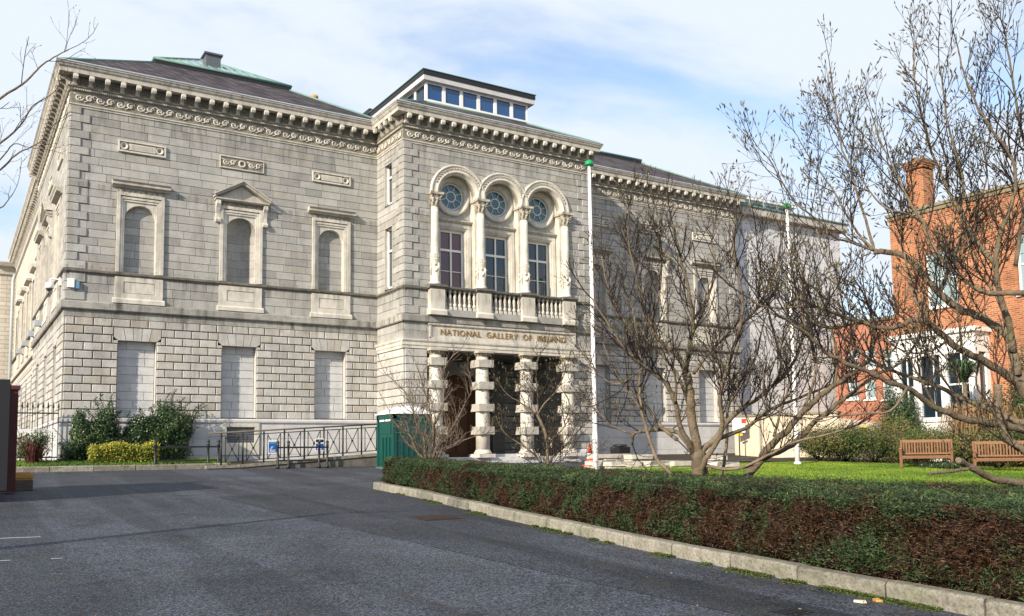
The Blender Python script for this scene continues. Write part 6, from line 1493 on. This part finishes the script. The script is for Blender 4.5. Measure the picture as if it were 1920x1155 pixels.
# dry straw grasses and the spiky cordyline right of the bay window
def tuft(label, px, py, d, n, h, m, name, cat, droop=1.0, w_=.02, spread=1., off=0):
    p = at(px, py, d); g = gz(p.y) + .1; t = thing(name, label, cat, (p.x, p.y, g)); b = MB()
    for k in range(n):
        a_ = random.random() * 6.28; l = h * random.uniform(.5, 1.1); r0 = random.random() * (.35 if not off else .06) * spread; x, y = p.x + r0 * math.cos(a_), p.y + r0 * math.sin(a_); o_ = spread * random.uniform(.2, 1.0)
        pts = [(x, y, g + off), (x + .4 * o_ * math.cos(a_), y + .4 * o_ * math.sin(a_), g + off + l * .7), (x + .8 * o_ * math.cos(a_), y + .8 * o_ * math.sin(a_), g + off + l), (x + 1.1 * o_ * math.cos(a_), y + 1.1 * o_ * math.sin(a_), g + off + l * (1 - .35 * droop))]
        s_ = Vector((-math.sin(a_), math.cos(a_), 0)); tt = random.random()
        i = [(b.V(tuple(Vector(q) - s_ * w_ * f_)), b.V(tuple(Vector(q) + s_ * w_ * f_))) for q, f_ in zip(pts, (.7, 1, .7, .05))]
        for (a1, a2), (c1, c2) in zip(i, i[1:]): b.face((a1, a2, c2, c1), 0, tt)
    b.build('leaves', m, t)
    if off: b = MB(); b.tube([(p.x, p.y, g), (p.x + .05, p.y, g + off)], [.09, .07], 8, 0, .5); b.build('trunk', M['bark'], t)
tuft('tall dry straw-coloured grass right of the white bay window', 1822, 850, 30.5, 520, 2.1, M['straw'], 'dry_grass_clump', 'grass clump', 1.2, .014, 1.1)
tuft('dry straw-coloured grass clump behind the right bench', 1878, 850, 30.0, 420, 1.9, M['straw'], 'dry_grass_clump', 'grass clump', 1.2, .014, 1.1)
tuft('spiky green cordyline standing right of the bay window', 1815, 850, 31.0, 300, .75, M['ivy'], 'cordyline', 'cordyline', 1.3, .022, .85, 2.9)
tuft('reddish dry weed growth at the foot of the iron fence by the left corner', 62, 872, 25.2, 120, .75, M['rust'], 'dry_weed_clump', 'weed clump', .6, .012, .5)
bush('dark leafy weed shrub behind the iron fence at the left corner', 55, 868, 25.4, .6, .9, 2500, 'ivy', .2, .06, None, 'weed_shrub')

# ---- bare magnolias
def smooth(pts, k=4):
    P = [pts[0]] + list(pts) + [pts[-1]]; out = []
    for i in range(1, len(P) - 2):
        a, b_, c, d = P[i-1], P[i], P[i+1], P[i+2]
        for j in range(k):
            t = j / k; out.append(.5 * ((2*b_) + (c - a)*t + (2*a - 5*b_ + 4*c - d)*t*t + (3*b_ - a - 3*c + d)*t*t*t))
    out.append(P[-2]); return out
class Tree:
    def __init__(s, seed, tw=1., len0=1.1, dens=3.6, bud=.03, up=.55):
        s.r = random.Random(seed); s.big = MB(); s.tw = MB(); s.bd = MB(); s.len0 = len0; s.dens = dens; s.bud = bud; s.up = up; s.n = 0; s.tr = tw
    def rv(s): 
        while True:
            v = Vector((s.r.uniform(-1, 1), s.r.uniform(-1, 1), s.r.uniform(-1, 1)))
            if .05 < v.length < 1: return v.normalized()
    def budat(s, p, d, sc=1.):
        l = s.bud * s.r.uniform(.6, 1.2) * sc; w_ = l * .17; d = d.normalized()
        s.bd.tube([p - d * l * .1, p + d * l * .35, p + d * l], [w_ * .55, w_, w_ * .1], 4, 0, s.r.random(), cap=False)
    def twig(s, p, d, L_, r0, lev):
        n = 4 if lev < 2 else 3; pts = [p]; dirs = [d]; cur = d.normalized()
        for i in range(n):
            cur = (cur + s.rv() * (.30 if lev else .24) + Vector((0, 0, s.up * .30))).normalized(); pts.append(pts[-1] + cur * (L_ / n)); dirs.append(cur)
        r1 = r0 * .6; s.tw.tube(pts, [r0 + (r1 - r0) * i / n for i in range(n + 1)], 3 if lev > 0 else 4, 0, s.r.random(), cap=False, sm=True); s.n += 1
        s.budat(pts[-1], cur, 1.)
        if lev >= 3 or L_ < .15: return
        k = max(2, int(L_ * (8.0 if lev else 7.5)))
        for i in range(k):
            f_ = .22 + .78 * (i + s.r.random() * .7) / k; j = min(n - 1, int(f_ * n)); q = pts[j].lerp(pts[j + 1], f_ * n - j)
            ax = dirs[j + 1].cross(s.rv()).normalized(); dd = (dirs[j + 1] * .75 + ax * s.r.uniform(.5, .95)).normalized()
            if s.r.random() < .12 and lev >= 1: s.budat(q, dd, .7); continue
            s.twig(q, dd, L_ * s.r.uniform(.36, .74) * (1.1 - f_ * .45), r0 * .62, lev + 1)
    def limb(s, pts, r0, r1, spawn=1., f0=.25, k=8):
        if r0 < .12: r0 *= .78
        pts = smooth([Vector(p) for p in pts]); n = len(pts)
        pts = [p + s.rv() * min(.02, r0 * .2) for p in pts]
        s.big.tube(pts, [r0 + (r1 - r0) * (i / (n - 1)) ** .8 for i in range(n)], k, 0, s.r.random())
        tot = sum((pts[i+1] - pts[i]).length for i in range(n - 1)); acc = 0; m_ = int(tot * (1 - f0) * s.dens * spawn)
        tg = sorted(f0 * tot + (1 - f0) * tot * s.r.random() for _ in range(m_)); ti = 0
        for i in range(n - 1):
            l = (pts[i+1] - pts[i]).length
            while ti < len(tg) and tg[ti] <= acc + l:
                f_ = tg[ti] / tot; q = pts[i].lerp(pts[i+1], (tg[ti] - acc) / max(l, 1e-6)); d = (pts[i+1] - pts[i]).normalized()
                ax = d.cross(s.rv()).normalized(); dd = (d * .55 + ax * .8 + Vector((0, 0, s.up))).normalized(); rr = (r0 + (r1 - r0) * f_)
                s.twig(q, dd, s.len0 * s.r.uniform(.45, 1.15) * (1.1 - .45 * f_), min(rr * .55, .0105 * s.tr), 0); ti += 1
            acc += l
        d = (pts[-1] - pts[-2]).normalized()
        if spawn > 0: s.twig(pts[-1], d, s.len0 * .7, min(r1 * .8, .010), 0)
    def done(s, name, label, base, group='bare magnolia trees', cat='tree', tm='twig'):
        t = thing(name, label, cat, base, group); s.big.build('trunk', M['bark'], t); s.tw.build('crown', M[tm], t); bo = s.bd.build('buds', M['bud'], t); bo['kind'] = 'stuff'; return t
def L3(px, d0, d1=None):
    """pixel polyline -> 3D limb with distance drifting from d0 to d1"""
    d1 = d0 if d1 is None else d1; n = len(px); return [at(x, y, d0 + (d1 - d0) * (i / max(1, n - 1))) for i, (x, y) in enumerate(px)]
# main middle magnolia
D0 = 13.0
T = Tree(21, len0=.85, dens=9.0, bud=.05, up=.6)
gb = at(1311, 908, D0); root = Vector((gb.x, gb.y, gz(gb.y) + .05))
T.limb([root, gb] + L3([(1311, 880), (1310, 850)], D0), .125, .105, 0)
def ML(px, d0, d1, r0, r1, spawn=1., f0=.2): T.limb(L3(px, d0, d1), r0, r1, spawn, f0)
ML([(1310, 852), (1304, 823), (1297, 780), (1293, 736), (1286, 698)], D0, D0 - .2, .085, .065, .3)
ML([(1286, 698), (1271, 668), (1241, 643), (1220, 610), (1205, 560), (1190, 510), (1178, 440), (1182, 380)], D0 - .2, D0 + .5, .05, .012)
ML([(1286, 698), (1292, 650), (1300, 600), (1290, 540), (1275, 480), (1262, 420)], D0 - .2, D0 - .9, .05, .012)
ML([(1220, 610), (1235, 550), (1240, 490), (1228, 430), (1215, 380)], D0, D0 + .8, .03, .009)
ML([(1300, 600), (1325, 560), (1340, 510), (1335, 450), (1342, 405)], D0 - .4, D0 + .4, .03, .009)
ML([(1298, 848), (1273, 812), (1240, 806), (1205, 808), (1188, 813), (1185, 833)], D0, D0 + .6, .05, .022, .3)
ML([(1300, 845), (1291, 830), (1276, 798), (1266, 756), (1250, 722), (1226, 700), (1203, 683), (1170, 650), (1135, 600), (1110, 560)], D0, D0 - .8, .06, .012)
ML([(1266, 756), (1268, 720), (1262, 690)], D0 - .3, D0 - .6, .03, .012)
ML([(1313, 846), (1341, 823), (1364, 790), (1396, 762), (1419, 748), (1452, 721), (1480, 692), (1500, 650), (1505, 590), (1488, 520), (1480, 470)], D0, D0 + 1.2, .065, .012)
ML([(1452, 721), (1465, 680), (1450, 620), (1435, 560), (1425, 500), (1418, 440)], D0 + .6, D0 - .2, .03, .009)
ML([(1311, 905), (1316, 880), (1326, 855), (1351, 818), (1354, 783), (1350, 740), (1365, 690), (1380, 640), (1392, 580), (1385, 520), (1375, 460), (1380, 410)], D0 - .1, D0 - 1.0, .06, .011)
ML([(1351, 820), (1396, 803), (1446, 768), (1500, 745), (1560, 722), (1610, 715)], D0 - .3, D0 + 1.0, .045, .014)
ML([(1322, 873), (1364, 880), (1401, 873), (1451, 848), (1492, 828), (1550, 815), (1610, 795)], D0 - .2, D0 - 1.0, .036, .010, .6)
ML([(1173, 733), (1195, 740), (1215, 765), (1240, 800), (1270, 825)], D0 + .4, D0 + .1, .014, .03, .3)
ML([(1286, 740), (1262, 690), (1215, 640), (1170, 600), (1140, 540), (1128, 480)], D0 + .2, D0 + 1.1, .035, .010)
ML([(1301, 700), (1340, 650), (1400, 600), (1440, 540), (1462, 470), (1470, 420)], D0 + .2, D0 + 1.2, .035, .010)
ML([(1205, 690), (1160, 720), (1120, 700), (1085, 650)], D0 - .5, D0 + .2, .02, .008)
ML([(1190, 815), (1150, 800), (1120, 770), (1090, 745)], D0 + .5, D0 + .9, .02, .007, .7)
T.done('magnolia_tree', 'large bare spreading magnolia with forked trunk rising from the middle of the hedge', root)
# thin stems beside it
T = Tree(5, len0=.65, dens=5.5, bud=.035)
gb = at(1263, 908, 12.6); root = Vector((gb.x, gb.y, gz(gb.y) + .05))
T.limb([root, gb] + L3([(1251, 880), (1233, 865), (1218, 823), (1203, 768), (1199, 720), (1200, 670), (1192, 610), (1180, 560)], 12.6, 13.0), .045, .012, 1, .4)
T.limb(L3([(1203, 768), (1175, 730), (1150, 690), (1130, 640)], 12.7, 12.4), .02, .008)
T.done('magnolia_tree', 'thin leaning bare stem left of the main magnolia trunk', root)
T = Tree(6, len0=.65, dens=5.5, bud=.035)
gb = at(1351, 905, 14.2); root = Vector((gb.x, gb.y, gz(gb.y) + .05))
T.limb([root, gb] + L3([(1359, 860), (1363, 818), (1364, 773), (1378, 731), (1396, 705), (1420, 660), (1430, 610), (1445, 560), (1450, 500)], 14.2, 14.6), .04, .011, 1, .4)
T.limb(L3([(1378, 731), (1360, 690), (1330, 650), (1320, 600)], 14.3, 14.0), .02, .008)
T.done('magnolia_tree', 'slim upright bare stem right of the main magnolia trunk', root)
# leaning double trunk
T = Tree(31, len0=.9, dens=6.0, bud=.04)
gb = at(1394, 908, 12.8); root = Vector((gb.x, gb.y, gz(gb.y) + .05)); D1 = 12.8
T.limb([root, gb] + L3([(1418, 872), (1446, 835), (1477, 806), (1508, 770), (1535, 745), (1565, 722), (1600, 700), (1632, 668), (1640, 620), (1625, 560)], D1, D1 - 1.0), .085, .02, 1, .5)
T.limb(L3([(1430, 858), (1460, 847), (1492, 828), (1527, 793), (1560, 765), (1600, 735), (1640, 705), (1690, 680), (1720, 640)], D1 + .1, D1 + .6), .07, .018, 1, .35)
T.limb(L3([(1451, 818), (1459, 790), (1466, 760), (1480, 720), (1475, 670), (1490, 620)], D1, D1 + .6), .03, .01)
T.limb(L3([(1453, 800), (1440, 775), (1430, 745), (1432, 700)], D1, D1 - .4), .015, .008)
T.limb(L3([(1565, 722), (1570, 670), (1560, 620), (1540, 560), (1530, 500)], D1 - .4, D1 - .2), .025, .009)
T.limb(L3([(1500, 785), (1530, 700), (1522, 640), (1500, 580), (1508, 520), (1490, 460)], D1 - .2, D1 + .6), .03, .009)
T.done('magnolia_tree', 'bare magnolia with two thick trunks leaning right over the lawn', root)
# big magnolia at the right edge
T = Tree(77, len0=.9, dens=7.0, bud=.055, up=.6); DR = 10.8
rt = at(2010, 905, DR); rt = Vector((rt.x, rt.y, gz(rt.y)))
T.limb([rt, at(2000, 860, DR), at(1970, 800, DR), at(1935, 745, DR), at(1908, 705, DR)], .16, .10, 0)
def RL(px, d0, d1, r0, r1, spawn=1., f0=.15): T.limb(L3(px, d0, d1), r0, r1, spawn, f0)
RL([(1985, 830), (1940, 812), (1920, 806), (1867, 796), (1804, 783), (1754, 763), (1724, 743), (1706, 731), (1666, 716), (1636, 701), (1591, 683), (1548, 660), (1523, 635), (1490, 610), (1455, 590)], DR, DR - 1.2, .07, .014, .8, .4)
RL([(1980, 810), (1920, 793), (1887, 783), (1867, 773), (1817, 751), (1791, 741), (1754, 723), (1716, 711), (1666, 691), (1626, 670), (1591, 640), (1558, 620), (1520, 600)], DR, DR + .8, .06, .012, .8, .4)
RL([(1930, 742), (1904, 714), (1867, 690), (1837, 673), (1804, 658), (1779, 638), (1751, 615), (1741, 605), (1714, 600), (1691, 610), (1653, 616), (1616, 605), (1581, 593), (1540, 578), (1490, 575), (1440, 577), (1405, 560)], DR, DR - .6, .075, .011, .9, .2)
RL([(1908, 705), (1899, 660), (1892, 635), (1867, 613), (1829, 590), (1804, 582), (1784, 568), (1761, 550), (1736, 521), (1715, 495), (1691, 478), (1658, 471), (1640, 471)], DR, DR + .5, .075, .035, .5)
RL([(1640, 471), (1631, 440), (1621, 405), (1606, 360), (1596, 320), (1579, 280), (1572, 240), (1563, 176), (1557, 130)], DR + .5, DR + .7, .026, .008, .9)
RL([(1640, 471), (1591, 453), (1566, 446), (1540, 418), (1490, 378), (1455, 320), (1440, 295)], DR + .5, DR - .2, .022, .007, .9)
RL([(1640, 471), (1615, 445), (1601, 426), (1580, 390), (1561, 355), (1523, 303), (1503, 270)], DR + .5, DR + 1.2, .024, .008, .9)
RL([(1940, 555), (1920, 549), (1854, 549), (1817, 531), (1774, 496), (1744, 451), (1734, 421), (1716, 396), (1700, 368), (1676, 315), (1650, 265), (1640, 230)], DR - .5, DR - .2, .05, .008)
RL([(1899, 660), (1890, 600), (1875, 550), (1867, 496), (1874, 446), (1892, 395), (1904, 345), (1895, 290), (1861, 244), (1834, 203), (1806, 135), (1796, 90)], DR, DR - .8, .055, .008)
RL([(1904, 500), (1915, 420), (1930, 330), (1915, 244), (1901, 163), (1890, 95), (1880, 40)], DR - .3, DR - .6, .035, .008)
RL([(1867, 496), (1830, 450), (1800, 400), (1770, 340), (1747, 285), (1730, 220), (1714, 150), (1714, 80)], DR - .2, DR + .6, .04, .007)
RL([(1800, 400), (1806, 340), (1790, 280), (1775, 220), (1768, 160), (1760, 120)], DR, DR - .4, .025, .007)
RL([(1734, 421), (1700, 400), (1660, 390), (1625, 350), (1600, 300)], DR - .2, DR + .4, .02, .007)
RL([(1761, 554), (1780, 500), (1800, 450), (1830, 390), (1850, 330), (1840, 270)], DR + .3, DR + 1.2, .035, .008)
RL([(1741, 605), (1728, 580), (1710, 550), (1700, 500), (1690, 440), (1680, 400)], DR - .2, DR + .5, .03, .008)
RL([(1892, 635), (1870, 560), (1830, 500), (1815, 440)], DR, DR + .9, .03, .01)
RL([(1616, 605), (1590, 560), (1560, 520), (1545, 470), (1530, 430)], DR - .5, DR, .018, .007)
RL([(1804, 783), (1790, 740), (1760, 700), (1740, 660)], DR - .3, DR - .8, .02, .008, .8)
RL([(1700, 728), (1670, 770), (1620, 775), (1570, 780), (1530, 785)], DR - .7, DR - .4, .02, .008, .6)
T.limb([rt + Vector((0, 0, .12))] + L3([(1985, 895), (1950, 905), (1920, 905), (1885, 903), (1845, 890), (1815, 875), (1795, 862)], DR - .3, DR - 1.0), .075, .034, 0)
RL([(1818, 878), (1785, 883), (1745, 887)], DR - 1.0, DR - 1.1, .026, .016, 0)
RL([(2000, 880), (1940, 860), (1920, 845), (1899, 831), (1882, 806), (1872, 760), (1870, 720)], DR - .5, DR - .6, .05, .045, .6, .1)
RL([(1741, 605), (1755, 650), (1790, 690), (1800, 730)], DR, DR - .3, .018, .007)
RL([(1691, 610), (1680, 650), (1650, 680), (1640, 715)], DR - .2, DR + .3, .018, .007)
RL([(1779, 638), (1740, 660), (1700, 660), (1660, 640)], DR - .1, DR + .5, .02, .007)
RL([(1804, 658), (1800, 620), (1790, 560), (1770, 510)], DR, DR - .6, .02, .007)
RL([(1754, 763), (1720, 700), (1700, 660), (1690, 640)], DR - .4, DR - .9, .02, .007)
RL([(1837, 673), (1830, 720), (1850, 760), (1840, 800)], DR, DR + .4, .018, .007)
T.done('magnolia_tree', 'big bare magnolia filling the right side with long limbs sweeping left', rt)
# two small shrubby magnolias near the porch
T = Tree(91, len0=.65, dens=12, bud=.038, up=.45); DS = 21.0
g0 = at(808, 868, DS); root = Vector((g0.x, g0.y, gz(g0.y)))
def SL(px, d0, d1, r0, r1, spawn=1., f0=.15): T.limb([root] + L3(px, d0, d1), r0, r1, spawn, f0, 6)
SL([(795, 862), (781, 845), (768, 815), (738, 791), (730, 770)], DS, DS - .3, .045, .01)
SL([(797, 850), (794, 818), (781, 796), (770, 750), (745, 720), (722, 700)], DS, DS + .4, .04, .008)
SL([(812, 850), (825, 850), (845, 835), (881, 821), (921, 811)], DS, DS - .4, .04, .008)
SL([(815, 845), (815, 796), (831, 760), (831, 708), (840, 678), (864, 655)], DS, DS + .3, .045, .008)
SL([(812, 850), (812, 800), (800, 750), (790, 710), (782, 690)], DS, DS - .2, .035, .008)
SL([(822, 845), (850, 800), (870, 760), (885, 730), (880, 700)], DS, DS + .5, .03, .007)
T.done('magnolia_shrub', 'small pale bare magnolia shrub in front of the portable toilet', root, 'small bare magnolia shrubs near the porch', tm='paletwig')
T = Tree(92, len0=.65, dens=12, bud=.055, up=.45); DS = 20.0
g0 = at(1028, 876, DS); root = Vector((g0.x, g0.y, gz(g0.y)))
SL([(1027, 865), (1025, 821), (1016, 795), (1008, 778)], DS, DS, .055, .035, .5)
def S2(px, d0, d1, r0, r1): T.limb(L3(px, d0, d1), r0, r1, 1., .1, 6)
S2([(1008, 778), (976, 755), (950, 738), (931, 710)], DS, DS - .3, .026, .007)
S2([(1008, 778), (1008, 740), (1005, 700), (1010, 670), (1020, 655)], DS, DS + .3, .026, .007)
S2([(1008, 778), (1020, 758), (1045, 730), (1060, 690), (1050, 665)], DS, DS - .2, .026, .007)
S2([(1025, 830), (1050, 810), (1070, 780), (1082, 740)], DS, DS + .3, .026, .007)
SL([(1015, 865), (974, 832), (950, 815), (936, 795), (930, 780)], DS, DS - .4, .03, .007)
SL([(1035, 860), (1060, 835), (1090, 800), (1100, 770)], DS, DS + .5, .03, .007)
SL([(1045, 868), (1080, 865), (1110, 850)], DS, DS - .3, .025, .007)
T.done('magnolia_shrub', 'small dark bare magnolia shrub with pale buds in front of the right columns', root, 'small bare magnolia shrubs near the porch')
# tree at the left margin whose twigs reach into the sky
T = Tree(14, len0=.6, dens=5.5, bud=.02, up=.35, tw=.9); DL = 9.0
rt = at(-330, 905, DL); rt = Vector((rt.x, rt.y, gz(rt.y)))
T.limb([rt, at(-320, 700, DL), at(-280, 450, DL)], .13, .08, 0)
def LL(px, r0, r1, sp=1.): T.limb(L3([(-280, 450)] + px, DL, DL + .3), r0 * .55, r1, sp, .55)
LL([(-180, 320), (-80, 240), (0, 185), (48, 152), (75, 125), (100, 108), (130, 92)], .05, .005)
LL([(-180, 380), (-80, 320), (0, 268), (40, 232), (60, 200), (85, 185)], .045, .005)
LL([(-150, 420), (-50, 350), (0, 318), (30, 290), (60, 275), (80, 262)], .04, .005)
LL([(-150, 430), (-50, 400), (0, 390), (15, 375), (25, 362)], .03, .004, .5)
LL([(-120, 400), (-40, 330), (0, 300), (25, 270), (45, 275)], .035, .004)
T.done('roadside_tree', 'bare tree outside the left margin with thin twigs reaching over the gallery corner', rt, None)
